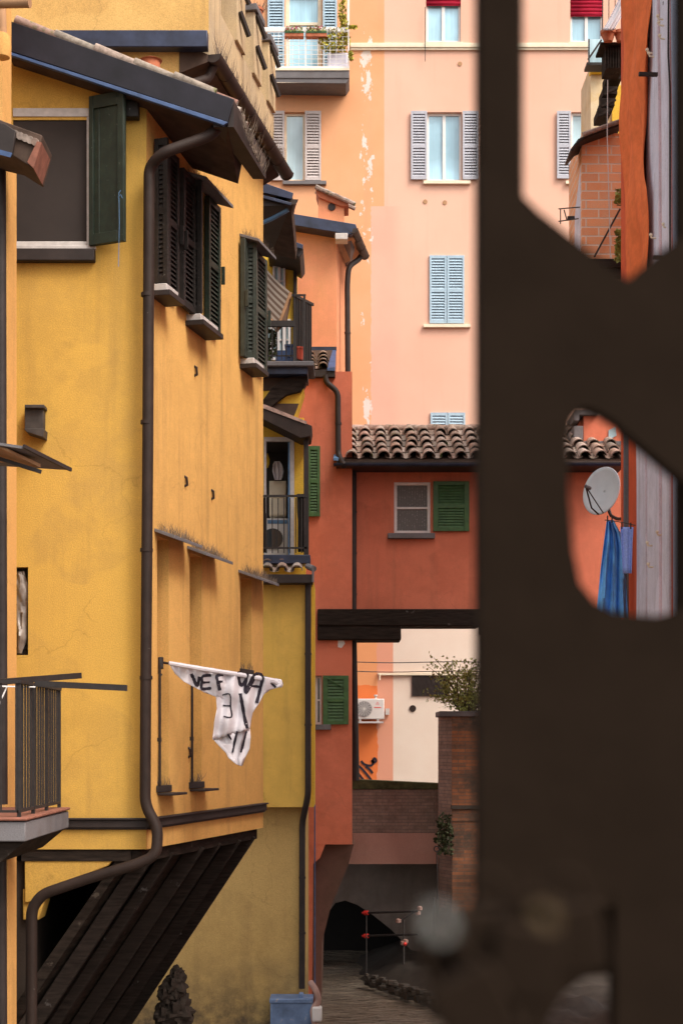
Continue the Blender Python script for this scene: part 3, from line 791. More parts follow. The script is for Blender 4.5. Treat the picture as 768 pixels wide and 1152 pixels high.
# underside: canal wall, boarded soffit and raking struts
mb=MB()
bs=1.55
def edge(Y): 
    t=(Y-16.0)/.9715; return AS.pt((Y-16.0)/AS.a.y,zb)
dv=Vector((-2.42,0,-3.62))
e0=edge(16.0)+Vector((-.02,0.05,0)); e1=edge(19.9)+Vector((-.02,0,0))
mb.hexa([e0+Vector((-.12,0,0)),e1+Vector((-.12,0,0)),e1+dv+Vector((-.12,0,0)),e0+dv+Vector((-.12,0,0)),
         e0+Vector((-.2,0,.02)),e1+Vector((-.2,0,.02)),e1+dv+Vector((-.32,0,0)),e0+dv+Vector((-.32,0,0))])
mb.build('soffit_boards', mt['wood_d'], A, smooth=False)
for Y,w_ in ((16.3,.15),(16.95,.12),(17.85,.17),(18.5,.13),(19.2,.16),(19.8,.15)):
    mb=MB(); p=edge(Y)+Vector((-.10,0,-.07)); q=p+dv*.98+Vector((0,.25*(R()-.5),-.04))
    mb.beam(p,q,w_,.19,up=Vector((0,1,0))); mb.build('strut', mt['wood_h'], A, bev=.012)
mb=MB(); mb.beam(edge(16.05)+Vector((-.14,0,-.07)),edge(19.95)+Vector((-.14,0,-.07)),.16,.13); mb.build('edge_beam', mt['wood_d'], A, bev=.01)
mb=MB(); mb.box(AF,AF.u(24),AF.u(165)-.16,zb-.12,zb-.003,-4.0,-.02); mb.build('floor_boards', mt['wood_d'], A, smooth=False)
mb=MB(); mb.prismpx(AF,[(28,957),(134,960),(122,974),(60,998),(50,1012),(28,1016)],-.5,-.03); mb.prismpx(AF,[(26,1000),(50,1014),(44,1035),(26,1035)],-.4,-.06)
mb.build('corbel', mt['yel_front'], A, bev=.01)
F_=flat(19.75); mb=MB(); mb.prism(F_,[(-5.5,zb-.13),(-1.35,zb-.13),(-3.75,WATER-.1),(-5.5,WATER-.1)],-.25,0); mb.build('back_wall', mt['darkwall'], A, smooth=False)
mb=MB(); mb.box(AF,AF.u(-200),AF.u(30),WATER-.3,zb-.13,-3.7,-.12); mb.build('canal_wall', mt['darkwall'], A, smooth=False)
# rough stone pier
mb=MB()
for (x,y,r_) in ((197,1110,.14),(207,1100,.16),(196,1135,.18),(210,1130,.2),(203,1160,.25),(213,1175,.2),(208,1090,.1)):
    r_*=.82; c=P(x-9,y+8,19.5); vs=[];fs=[]
    for j in range(21):
        for i in range(28):
            a=2*math.pi*i/28; ph=math.pi*j/20; d=Vector((math.cos(a)*math.sin(ph),math.sin(a)*math.sin(ph),math.cos(ph)*1.3))
            vs.append(c+d*r_*(1+.5*noise.noise(d*1.8+c)+.3*noise.noise(d*4+c)+.18*noise.noise(d*10+c)))
    for j in range(20):
        for i in range(28): fs.append((j*28+i,j*28+(i+1)%28,(j+1)*28+(i+1)%28,(j+1)*28+i))
    mb.add(vs,fs)
tag(mb.build('stone_pier', mt['darkwall'], smooth=True),'lumpy dark stone pier in the water beneath the timber struts','pier')

# banner on pole from the niche
CB=lambda px,py: 16.35+.5*(px-190)/125 + .035*math.sin(px*.35+py*.05)+.02*math.sin(px*.11-py*.16)
pole=thing('laundry_pole', P(180,745,16.4), 'thin dark pole sticking out of a wall niche, carrying the painted cloth','pole')
mb=MB(); mb.tube([P(181,745,16.45),P(194,747,16.40),P(318,769,16.90)],.013,8); mb.build('rod', mt['brown'], pole)
mb=MB(); mb.tube([P(180,745,16.45),P(179,757,16.4),P(182,760,16.4)],.014,8); mb.tube([P(181,740,16.45),P(181,752,16.42)],.03,8); mb.build('clamp', mt['iron'], pole)
rows=[((190,744),(317,765)),((192,750),(318,771)),((197,758),(312,774)),((207,767),(303,776)),((222,775),(297,781)),((243,784),(291,792)),((244,797),(284,802)),((241,812),(282,811)),((239,832),(281,820))]
def cpt(px,py,o=0): 
    return P(px,py,CB(px,py)-o)
bn=thing('painted_cloth', P(255,860,16.6), 'white cloth painted with black letters, hanging over the canal from a pole','banner')
mb=MB(); nc=40; vs=[]; rr=[]
for i in range(len(rows)-1):
    for k in range(4):
        t=k/4; rr.append(tuple((rows[i][s][0]*(1-t)+rows[i+1][s][0]*t, rows[i][s][1]*(1-t)+rows[i+1][s][1]*t) for s in (0,1)))
rr.append(rows[-1])
for l,r_ in rr:
    for k in range(nc+1):
        t=k/nc; vs.append(cpt(l[0]*(1-t)+r_[0]*t,l[1]*(1-t)+r_[1]*t+ .6*math.sin(k*1.1)))
fs=[(j*(nc+1)+k,j*(nc+1)+k+1,(j+1)*(nc+1)+k+1,(j+1)*(nc+1)+k) for j in range(len(rr)-1) for k in range(nc)]
mb.add(vs,fs); cl=mb.build('cloth', mt['whitecloth'], bn); sd=cl.modifiers.new('s','SOLIDIFY'); sd.thickness=.006
# turned-up flap at the bottom and rolled sleeve at the right
mb=MB(); vs=[]; hr=[((239,831),(281,819)),((247,840),(282,830)),((254,847),(281,842)),((257,853),(276,852)),((266,860),(272,862))]
for j,(l,r_) in enumerate(hr):
    for k in range(13):
        t=k/12; x=l[0]*(1-t)+r_[0]*t; y=l[1]*(1-t)+r_[1]*t
        vs.append(P(x,y,CB(x,y)+.03+.03*math.sin(t*9+j)))
mb.add(vs,[(j*13+k,j*13+k+1,(j+1)*13+k+1,(j+1)*13+k) for j in range(4) for k in range(12)]); o=mb.build('folded_hem', mt['whitecloth'], bn); sd=o.modifiers.new('s','SOLIDIFY'); sd.thickness=.005
mb=MB(); mb.tube([P(190,746,CB(190,746)-.02),P(230,753,CB(230,753)-.02),P(270,759,CB(270,759)-.02),P(308,766,CB(308,766)-.03),P(317,772,16.85)],[.022,.026,.024,.03,.022],8); mb.build('rolled_edge', mt['whitecloth'], bn)
strokes=[([(218,135),(232,165),(248,200),(262,150)],11),([(325,142),(280,148),(275,180),(276,215),(325,212)],10),([(278,182),(318,180)],8),
 ([(390,140),(355,146),(362,180),(372,225)],11),([(362,178),(388,176)],8),([(478,122),(474,160),(485,195),(505,180),(520,132)],11),([(520,132),(508,190),(512,238),(545,180),(575,130)],11),
 ([(512,228),(560,140),(600,146),(590,210),(570,292)],11),([(540,200),(598,206)],9),([(385,250),(425,246),(430,310),(434,368),(392,364)],5),([(388,306),(430,308)],5),
 ([(482,240),(492,300),(505,370),(520,430)],11),([(465,445),(452,500),(440,560)],8),([(515,445),(500,505),(485,560)],8),([(415,462),(435,490)],7),([(650,182),(672,208)],9)]
mb=MB()
for st,wd in strokes:
    pts=smooth_path([Vector((170+x*.2083,730+y*.2083,0)) for x,y in st],4)
    vs=[];w2=wd*.2083*.5
    for i,p in enumerate(pts):
        t=(pts[min(i+1,len(pts)-1)]-pts[max(i-1,0)]).normalized(); nn=Vector((-t.y,t.x,0))*w2*1.5*(.8+.4*R())
        off=.014 if p.y<824 else .02
        for q in (p-nn,p+nn): vs.append(cpt(q.x,q.y,off))
    mb.add(vs,[(2*i,2*i+1,2*i+3,2*i+2) for i in range(len(pts)-1)])
o=mb.build('lettering', mt['ink'], bn, smooth=False); sd=o.modifiers.new('s','SOLIDIFY'); sd.thickness=.002

# ================================================================== HOUSE L (leftmost)
LF=flat(14.6)
Lh=thing('orange_house', (LF.u(-40),15.2,WATER), 'narrow orange house at the left edge with a small iron balcony','house')
mb=MB(); mb.box(LF,LF.u(-300),LF.u(9),WATER-.2,LF.z(10,165),-.4,0); mb.box(LF,LF.u(-300),LF.u(3),LF.z(10,165),9,-.4,-.0)
mb.build('wall', mt['org'], Lh, smooth=False)
mb=MB(); mb.tube([P(1,185,14.4),P(2,600,14.4),P(3,905,14.4)],.05,12); mb.tube([P(1,955,14.4),P(2,1200,14.4)],.055,12); mb.build('downpipe', mt['brown_d'], Lh)
mb=MB(); mb.prismpx(flat(13.9),[(-30,120),(4,136),(48,152),(38,190),(16,176),(-30,165)],-.5,-.02); rf=mb.build('roof', mt['soffit'], Lh, bev=.01)
mb=MB(); mb.prismpx(flat(13.89),[(31,182),(38,189),(47,160),(42,159)],-.4,.012); mb.build('eave_rafter', mt['terra_d'], rf)
mb=MB(); mb.prismpx(flat(13.88),[(-30,130),(6,139),(18,147),(14,175),(-30,160)],-.02,.03); mb.build('fascia', mt['brown_d'], rf, bev=.006)
mb=MB(); mb.prismpx(flat(13.88),[(-30,160),(14,172),(12,177),(-30,166)],.031,.04); mb.build('drip_edge', mt['bluetrim'], rf)
mb=MB()
for k in range(5):
    c=P(19+k*5.5,149+k*2.2,13.95-.0*k); mb.tube([c+Vector((0,-.06,-.035)),c+Vector((0,.45,.08))],[.034,.03],10)
mb.build('roof_tile', mt['tile'], rf)
mb=MB(); mb.tube([P(-30,4,14.0),P(34,3,13.9)],.045,10); mb.tube([P(2,5,14.3),P(4,60,14.3)],.04,10); mb.build('roof_pipe', mt['soffit_t'], Lh)
mb=MB(); mb.lathe(P(2,52,14.3),[(.03,-.12),(.075,-.1),(.09,0),(.07,.1),(.03,.12)],14); mb.build('wall_knob', mt['org'], Lh)
# balcony
BF=flat(12.6)
cx_=BF.u(29); zt=-.60
mb=MB(); mb.box(BF,cx_-2,cx_,zt-.19,zt-.035,-2.0,0); bal=mb.build('balcony', mt['slab'], Lh, bev=.01)
mb=MB(); mb.box(BF,cx_-2,cx_+.015,zt-.026,zt,-2.0,.02); mb.build('tiled_edge', mt['terra_d'], bal, bev=.01)
mb=MB(); mb.prism(BF,[(cx_-2,zt-.192),(cx_-.02,zt-.192),(cx_-.22,zt-.36),(cx_-2,zt-.45)],-1.9,-.1); mb.build('bracket', mt['wood_d'], bal)
mb=MB(); xr=cx_-.07
SR=Fr((xr,12.68),(0,1),(1,0))
for k in range(17):
    u=.04+1.78*k/16; wd=.013 if k%4==0 else .007; mb.box(SR,u-wd,u+wd,zt+.035,zt+1.08,-.008,.008)
for u in (.02,.6,1.2,1.82): mb.box(SR,u-.016,u+.016,zt,zt+1.08,-.014,.014)
mb.box(SR,-.01,1.84,zt+.035,zt+.06,-.012,.012); mb.box(SR,-.01,1.84,zt+1.06,zt+1.085,-.02,.02)
for k in range(8): mb.box(BF,xr-.02-.12*k-.007,xr-.02-.12*k+.007,zt+.035,zt+1.08,-.09,-.075)
mb.box(BF,xr-1,xr,zt+1.06,zt+1.085,-.1,-.06); mb.box(BF,xr-1,xr,zt+.035,zt+.055,-.095,-.07)
mb.build('railing', mt['iron'], bal)
mb=MB(); mb.beam(P(-10,768,13.1),P(90,760,13.9),.05,.05); mb.beam(P(40,769,13.14),P(143,774,13.1),.05,.05); mb.build('rail_bar', mt['iron'], bal)
mb=MB(); mb.tube([P(-5,772,13.0),P(40,773,13.1)],.006,6); mb.tube([P(8,773,13.05),P(-2,795,13.0)],.006,6); mb.build('wire_hanger', mt['white'], bal)
# tilted drying shelf
ds=thing('folding_shelf', P(20,515,13.3),'tilted grey folding shelf sticking out of the wall at the left edge','shelf')
mb=MB(); mb.hexa([P(-20,498,13.0),P(27,505,13.0),P(79,529,13.6),P(-20,523,13.8),P(-20,495,13.0),P(28,502,13.0),P(80,526,13.6),P(-20,520,13.8)]); mb.build('shelf_panel', mt['slab'], ds)
mb=MB(); mb.beam(P(27,502,12.98),P(80,528.5,13.55),.022,.03); mb.beam(P(-10,513,13.2),P(47,531,13.3),.03,.03); mb.build('frame', mt['brown_d'], ds)
mb=MB(); mb.hexa([P(-10,500,13.05),P(10,508,13.05),P(46,526,13.3),P(0,520,13.4),P(-10,498,13.05),P(10,505,13.05),P(46,522,13.3),P(0,516,13.4)]); mb.build('brace', mt['soffit_t'], ds)

# ================================================================== HOUSE B (ochre, stacked balconies)
YB=26.0; BB=flat(YB)
B=thing('ochre_house', (BB.u(300),26.5,WATER), 'narrow ochre house with two small balconies stacked above a plain yellow wall','house')
mb=MB(); mb.boxpx(BB,130,905,344,1200,-3,-.35); mb.build('lower_wall', mt['och_low'], B, smooth=False)
mb=MB(); mb.boxpx(BB,268,655,350,908,-1.4,0); mb.build('jetty_wall', mt['och'], B, smooth=False)
mb=MB(); u=BB.u(350); 
mb.box(BB,u,u+.045,BB.z(350,908),BB.z(350,655),-1.4,-.03); mb.build('side_wall', mt['yellow_b'], B, smooth=False)
# middle: door level
mb=MB()
door=BB.rect(299,497,327,627,-.1)
BD=flat(YB+.35)
wall_sheet(mb,BD,BD.u(280),BD.u(342),BD.z(300,628),BD.z(300,470),[(BD.u(297),BD.u(330),BD.z(300,628),BD.z(300,493))],.12)
mb.box(BD,BD.u(282),BD.u(341),BD.z(300,640),BD.z(300,475),-2.6,-1.6)
mb.build('balcony_wall', mt['yellow_b'], B, smooth=False)
mb=MB(); h=(BD.u(297),BD.u(331),BD.z(300,628),BD.z(300,492))
mb.box(BD,h[0],h[1],h[3]-.07,h[3],-.05,.03); mb.box(BD,h[1]-.07,h[1],h[2],h[3]-.07,-.05,.03); mb.box(BD,h[0],h[0]+.04,h[2],h[3]-.07,-.05,.03)
dr=mb.build('door_frame', mt['greyframe'], B, bev=.006)
mb=MB(); mb.box(BD,h[1]-.10,h[1]-.072,h[2],h[3]-.08,-.04,.02); mb.build('door_leaf', mt['bluepaint'], dr)
mb=MB(); mb.box(BD,h[0]-.6,h[1]+.1,h[2],h[3]+.5,-1.45,-1.3); mb.box(BD,h[0]-.6,h[1]+.1,h[3]-.01,h[3]+.1,-1.3,-.12); mb.box(BD,h[1]-.005,h[1]+.1,h[2],h[3],-1.3,-.12); mb.build('room_back', mt['darkroom'], dr, smooth=False)
# things inside the doorway
wm=thing('washing_machine', BD.pt(BD.u(311),BD.z(311,625),-.5),'white washing machine with round door standing in the balcony doorway','appliance')
WF=flat(YB+.8)
mb=MB(); mb.boxpx(WF,300,583,324,626,-.5,0); mb.build('casing', mt['ac'], wm, bev=.01)
mb=MB(); u,z=WF.uz(307,606); mb.disc(WF,u,z,.17,0,.03,24); mb.build('door', mt['glass_d'], wm)
mb=MB(); mb.boxpx(WF,301,585,323,589,0,.012); mb.build('control_panel', mt['bluepaint'], wm)
cab=MB(); cab.boxpx(WF,303,541,322,580,-.45,-.1); cab.boxpx(WF,304,543,321,559,-.1,-.08); cab.boxpx(WF,304,561,321,579,-.1,-.08)
tag(cab.build('wall_cabinet', mt['whitewarm'], bev=.006),'cream cupboard above the washing machine inside the doorway','cabinet')
for (x,y,rr_,mm,lab) in ((299,520,.09,'yellowthing','yellow rubber gloves hanging inside the balcony doorway'),):
    mb=MB(); c=P(x,y,YB+.7); vs=[];fs=[]
    for j in range(9):
        for i in range(12):
            a=2*math.pi*i/12; ph=math.pi*j/8; d=Vector((math.cos(a)*math.sin(ph)*.7,math.sin(a)*math.sin(ph)*.5,math.cos(ph)*1.3))
            vs.append(c+d*rr_*(1+.6*noise.noise(d*3+c)))
    for j in range(8):
        for i in range(12): fs.append((j*12+i,j*12+(i+1)%12,(j+1)*12+(i+1)%12,(j+1)*12+i))
    mb.add(vs,fs); mb.tube([c+Vector((0,0,rr_)),c+Vector((0,.02,rr_+.12))],.008,6)
    tag(mb.build('rubber_gloves' if mm=='yellowthing' else 'hanging_cloth', mt[mm]),lab,'cloth')
# lower balcony
mb=MB(); mb.boxpx(BB,270,624,349,634,-.35,.12); b2=mb.build('balcony', mt['blueflash'], B, bev=.01)
mb=MB()
for k in range(9):
    x=293+k*6.6; u=BB.u(x,.1); mb.box(BB,u-.008,u+.008,BB.z(300,622,.1),BB.z(300,560,.1),.06,.076)
mb.box(BB,BB.u(270),BB.u(347),BB.z(300,560),BB.z(300,557.5),.05,.085); mb.box(BB,BB.u(270),BB.u(347),BB.z(300,618),BB.z(300,616),.055,.08)
mb.box(BB,BB.u(345.5),BB.u(347.5),BB.z(300,625),BB.z(300,557),.05,.09)
mb.build('railing', mt['iron'], b2)
for (x0,x1,y0_,y1_) in ((291,299,560,622),(335,345,556,621)):
    mb=MB(); u0,u1,z0,z1=BB.rect(x0,y0_,x1,y1_); 
    vs=[];n_=14
    for j in range(9):
        for i in range(n_+1):
            t=i/n_; vs.append(BB.pt(u0+(u1-u0)*t,z1+(z0-z1)*j/8,.0+.03*math.sin(t*14+j*.3)))
    mb.add(vs,[(j*(n_+1)+i,j*(n_+1)+i+1,(j+1)*(n_+1)+i+1,(j+1)*(n_+1)+i) for j in range(8) for i in range(n_)])
    o=mb.build('dark_towel', mt['screen']); sd=o.modifiers.new('s','SOLIDIFY'); sd.thickness=.02
    tag(o, 'dark towel draped inside the lower balcony railing at its '+('left end' if x0<300 else 'right end'),'towel',)
# tile row and gutter beneath the balcony
mb=MB(); tiles(mb,P(292,645,YB-.28),P(342,645,YB-.28),Vector((0,.8,.45)),2,.10,.20,.26)
rfl=mb.build('tile_roof', mt['tile'], B)
mb=MB(); mb.boxpx(BB,270,646,352,656,-.2,.28); mb.build('fascia', mt['brown_d'], rfl, bev=.01)
mb=MB(); mb.tube([P(346,637,YB-.1),P(353,640,YB-.3)],.05,8); mb.tube([P(352,636,YB-.3),P(352,655,YB-.3)],.02,6); mb.build('pipe_end', mt['slab'], rfl)
# posts and roof over lower balcony
mb=MB(); mb.boxpx(BB,341.5,484,347,626,-.02,.08); mb.build('post', mt['brown_d'], B, bev=.006)
R3=flat(YB-.25)
mb=MB(); mb.prismpx(R3,[(288,456),(296,457),(351,479),(349,491),(338,493),(288,468)],-.7,0); r3=mb.build('porch_roof', mt['brown'], B, bev=.01)
mb=MB(); mb.prismpx(R3,[(290,453),(298,455),(345,474),(344,477),(296,459),(290,457)],-.7,.02); mb.build('roof_tile', mt['tile_p'], r3)
# curved bracket under the upper balcony and yellow soffit triangles
mb=MB(); mb.prismpx(flat(YB-.1),[(288,470),(294,452),(306,436),(322,425),(346,418),(346,428),(338,440),(322,444),(308,455),(298,468),(294,482),(288,482)],-.12,.0); mb.build('arched_bracket', mt['wood_d'], B, bev=.01)
mb=MB(); mb.prismpx(BB,[(280,437),(342,437),(332,470),(280,470)],-.6,-.02); mb.build('wall_patch', mt['yellow_b'], B)
mb=MB(); mb.prismpx(BB,[(280,454),(336,454),(331,467),(325,467),(280,466)],-.5,.02); mb.build('soffit', mt['soffit'], B)
mb=MB(); mb.prismpx(BB,[(280,420),(346,420),(338,438),(280,440)],-.6,-.0); mb.build('soffit', mt['soffit'], B)
# upper balcony slab
mb=MB(); mb.boxpx(BB,270,411,346,421,-.6,.25); b1=mb.build('balcony', mt['blueflash'], B, bev=.01)
mb=MB(); mb.boxpx(BB,270,406,353,411.5,-.6,.35); mb.build('slab_edge', mt['slab'], b1, bev=.012)
mb=MB()
F=flat(YB-.2)
for k in range(8):
    x=296+k*5.2; u=F.u(x); mb.box(F,u-.007,u+.007,F.z(300,405),F.z(300,366),-.01,.01)
mb.box(F,F.u(280),F.u(331),F.z(300,367.5),F.z(300,361),-.03,.03)
mb.box(F,F.u(280),F.u(331),F.z(300,401),F.z(300,399.5),-.01,.01)
for x in (329.5,): mb.boxpx(F,x,361,x+3,406,-.02,.02)
SF=F.sub(F.u(331),0,math.radians(-62))
for k in range(11):
    u=.055*k; mb.box(SF,u-.012,u+.012,F.z(331,405),F.z(331,333),-.01,.01)
mb.box(SF,-.02,.62,F.z(331,334),F.z(331,331),-.02,.02)
mb.box(F,F.u(328),F.u(344),F.z(331,333),F.z(331,331),-.02,.01)
mb.boxpx(F,341,331,343.5,406,-.02,.02)
mb.build('railing', mt['iron'], b1)
mb=MB(); mb.boxpx(flat(YB+.1),331,352,334,400,-.04,.0); mb.build('white_post', mt['whitewarm'], b1)
# balcony goods
mb=MB(); c=P(336,405,YB-.05); mb.lathe(c,[(.065,0),(.09,.17),(.10,.17),(.10,.20),(.085,.2),(.08,.17)],16); tag(mb.build('flower_pot', mt['redpot']),'red plastic flower pot at the right end of the upper balcony','pot')
mb=MB(); F2=flat(YB+.18); mb.boxpx(F2,321,388,341,406,-.3,0); mb.boxpx(F2,310,394,321,406,-.3,0)
for k in range(3): mb.boxpx(F2,323+6*k,392,327+6*k,402,0,.012)
mb.boxpx(F2,320,387,342,389.5,-.32,.015)
tag(mb.build('plastic_crate', mt['bluebox'], bev=.01),'blue plastic crates stacked on the upper balcony behind the red pot','crate')
mb=MB(); c=P(300,392,YB+.05)
for i in range(240):
    a=R()*6.28; r_=.17*R()**.5; mb.leaf(c+Vector((math.cos(a)*r_,math.sin(a)*r_,(R()-.3)*.42)),.09)
mb.tube([c+Vector((0,0,-.2)),c+Vector((0,0,.2))],.02,6); mb.lathe(c+Vector((0,0,-.22)),[(.07,0),(.1,.16),(.085,.16)],12)
tag(mb.build('potted_shrub', mt['leaf_d'], smooth=False),'dark potted shrub at the left end of the upper balcony','plant')
# upper wall, awning, window behind
UW=flat(YB+.9)
mb=MB(); mb.boxpx(UW,270,262,331,440,-2,0); mb.build('upper_wall', mt['yellow_b'], B, smooth=False)
h=UW.rect(307,299,321,352); w=window(UW,B,(h[0],h[1],h[2],h[3]),-.01,.035,'white','glass_l',(.5,),(.33,.66))
h=UW.rect(292,360,327,406); w=window(UW,B,h,-.01,.04,'white','glass_l',(.2,.4,.6,.8),(.5,),name='balcony_door')
mb=MB(); mb.boxpx(UW,330,283,334,410,-.1,.08); mb.build('downpipe', mt['brown_d'], B, bev=.01)
me=bpy.data.meshes.new('awning_cloth')
vs=[];nu,nv=14,10
a0,a1=P(276,278,YB+.8),P(322,318,YB+.8); b0,b1_=P(286,352,YB-.35),P(326,330,YB-.35)
TL,TR,BL,BR=P(280,283,YB+.75),P(296,297,YB+.75),P(306,374,YB-.2),P(328,328,YB-.2)
TL,TR,BR,BL=P(276,325,YB+.8),P(287,286,YB+.8),P(327,329,YB-.15),P(311,373,YB-.15)
for j in range(nv+1):
    for i in range(nu+1):
        u=i/nu;v_=j/nv; p=(TL.lerp(TR,u)).lerp(BL.lerp(BR,u),v_); p.z-=.05*math.sin(math.pi*v_)
        vs.append(p)
aw=thing('striped_awning', P(300,330,YB+.5),'brown and cream striped awning tilted over the upper balcony','awning')
off=ROOTLOC[aw.name]; me.from_pydata([tuple(p-off) for p in vs],[],[(j*(nu+1)+i,j*(nu+1)+i+1,(j+1)*(nu+1)+i+1,(j+1)*(nu+1)+i) for j in range(nv) for i in range(nu)])
uv=me.uv_layers.new(name='UVMap')
for l in me.loops:
    i=l.vertex_index%(nu+1); j=l.vertex_index//(nu+1); uv.data[l.index].uv=(i/nu,j/nv)
me.materials.append(mt['awn']); o=bpy.data.objects.new('awning_cloth',me); COL.objects.link(o); o.parent=aw
sd=o.modifiers.new('s','SOLIDIFY'); sd.thickness=.01
mb=MB(); mb.tube([BL,BR],.025,8); mb.tube([BR,BR+Vector((.0,0,-.1)),P(322,352,YB+.1)],.014,6); mb.beam(P(296,352,YB+.2),P(310,366,YB-.1),.05,.05); mb.build('frame', mt['soffit_t'], aw)
mb=MB()
vs=[BR,BL,BL+Vector((0.02,0,-.02)),BR+Vector((-.03,0,-.5))]
mb.hexa([BR+Vector((0,0,-.02)),BL+Vector((0,0,-.0)),BL+Vector((.02,.02,0)),BR+Vector((0.02,.02,-.02)),BR+Vector((0,0,-.0)),BL+Vector((.15,0,.16)),BL+Vector((.17,.02,.16)),BR+Vector((0.02,.02,0))]); mb.build('valance', mt['awn'], aw)
# roofs over it
r1=MB(); F=flat(23.0); r1.prismpx(F,[(285,203),(292,205),(329,218),(327,231),(285,220)],-2.6,0)
rr1=r1.build('roof', mt['soffit'], B, bev=.01)
mb=MB(); mb.prismpx(flat(22.97),[(285,202),(293,204),(330,217),(328,224),(285,214)],.0,.04); mb.prismpx(flat(22.97),[(285,216),(328,228),(327,231),(285,220)],.0,.03); mb.build('flashing', mt['blueflash'], rr1, bev=.005)
mb=MB(); mb.gutter(P(329,224,23.0),P(312,281,25.6),.075); mb.build('gutter', mt['gutter'], rr1)
mb=MB(); mb.tube([P(324,236,23.1),P(306,246,23.2),P(288,254,23.3)],.032,8); mb.build('gutter_pipe', mt['bluepaint'], rr1)
mb=MB(); mb.hexa([P(285,232,23.0),P(327,231,23.0),P(311,285,25.6),P(285,288,25.6),P(285,222,23.0),P(329,221,23.0),P(313,277,25.6),P(285,280,25.6)]); mb.build('soffit', mt['brown_d'], rr1, smooth=False)
mb=MB(); mb.prismpx(flat(YB-.1),[(300,267),(314,267),(341,276),(341,284),(337,290),(327,284),(300,279)],-1.2,0); rr2=mb.build('roof', mt['brown_d'], B, bev=.01)
mb=MB(); mb.prismpx(flat(YB-.13),[(300,265),(315,266),(341,275),(340,280),(300,270)],.0,.04); mb.prismpx(flat(YB-.13),[(300,274),(330,281),(329,285),(300,278)],.0,.04); mb.build('flashing', mt['blueflash'], rr2, bev=.005)
# big downpipe of the jetty and blue tank
pts=bent([P(346.5,656,YB-.12),P(346.5,895,YB-.12),P(340,925,YB+.15),P(339.5,1112,YB+.15)],.12)
mb=MB(); mb.tube(pts,.05,12); collars(mb,[P(346.5,656,YB-.12),P(346.5,895,YB-.12)],.05,1.6); collars(mb,[P(340,925,YB+.15),P(340,1112,YB+.15)],.05,1.1); mb.build('downpipe', mt['brown_d'], B)
tk=thing('water_tank', P(328,1175,YB-.2),'faded blue steel tank standing in the water below the drainpipe','tank')
F=flat(YB-.25); mb=MB(); mb.boxpx(F,304,1127,351,1190,-.5,0); mb.build('body', mt['bluetank'], tk, bev=.03)
mb=MB(); mb.boxpx(F,303,1124,352,1129,-.52,.02); mb.boxpx(F,336,1118,341,1124,-.3,-.1); mb.build('lid', mt['bluetank'], tk, bev=.015)
mb=MB(); mb.tube(smooth_path([P(349,1105,25.7),P(355,1114,25.6),P(358,1126,25.6),P(352,1138,25.6),P(356,1160,25.6)],4),.05,10)
tag(mb.build('clay_pipe', mt['skinpink']),'bent pale pinkish pipe beside the blue tank at the waterline','pipe')
mb=MB(); mb.boxpx(flat(25.5),351,1133,362,1150,-.2,0); tag(mb.build('white_bucket', mt['ac'], bev=.03),'small white bucket in the water beside the bent pipe','bucket')

# ================================================================== HOUSE D (red house)
YD=28.5; D=flat(YD); DH=thing('red_house',(D.u(370),29.2,WATER),'tall red-orange house with a round-holed chimney and brown drainpipes','house')
mb=MB(); 
wr=D.rect(349,760,362,815)
wall_sheet(mb,D,D.u(280),D.u(396),D.z(300,950),D.z(300,418),[wr],.22)
mb.box(D,D.u(282),D.u(394),D.z(300,949),D.z(300,419),-2.5,-.22)
mb.build('wall', mt['red'], DH, smooth=False)
DU=flat(YD+.7)
mb=MB(); mb.boxpx(DU,300,250,378.5,421,-2.0,0); mb.build('tower_wall', mt['red_up'], DH, smooth=False)
S2=frame(378.5,YD+.7,390,YD+2.5)
mb=MB(); mb.box(S2,0,S2.u(390),4.4,S2.z(378.5,262),-.4,0); mb.build('side_wall', mt['red_side'], DH, smooth=False)
S3=frame(380,YD+.02,397,YD+2.4)
# roof flashing, eave, gutter
FD=flat(YD+.35)
mb=MB(); mb.prismpx(FD,[(312,240),(322,239),(358,245),(400,252),(402,258),(395,264),(358,258),(322,252),(312,252)],-2,0); rD=mb.build('roof', mt['blueflash'], DH, bev=.01)
mb=MB(); mb.hexa([P(376,262,YD+.5),P(396,264,YD+.5),P(409,290,YD+1.9),P(388,293,YD+1.9),P(376,268,YD+.5),P(398,268,YD+.5),P(408,286,YD+1.9),P(388,296,YD+1.9)]); mb.build('soffit', mt['soffit_t'], rD, smooth=False)
mb=MB(); mb.boxpx(flat(YD+.33),377,262,391,269,-.3,0); mb.build('eave_block', mt['greyframe'], rD, bev=.008)
mb=MB(); mb.gutter(P(397,257,YD+.35),P(410,287,YD+1.7),.085); mb.build('gutter', mt['gutter'], rD)
pts=bent([P(406,288,YD+1.45),P(403,292,YD+1.45),P(392,300,YD+1.2),P(390.5,320,YD+1.2),P(391.5,484,YD+1.2)],.12)
mb=MB(); mb.tube(pts,.052,12); collars(mb,[P(390.5,320,YD+1.2),P(391.5,484,YD+1.2)],.052,1.1); mb.build('downpipe', mt['brown_d'], DH)
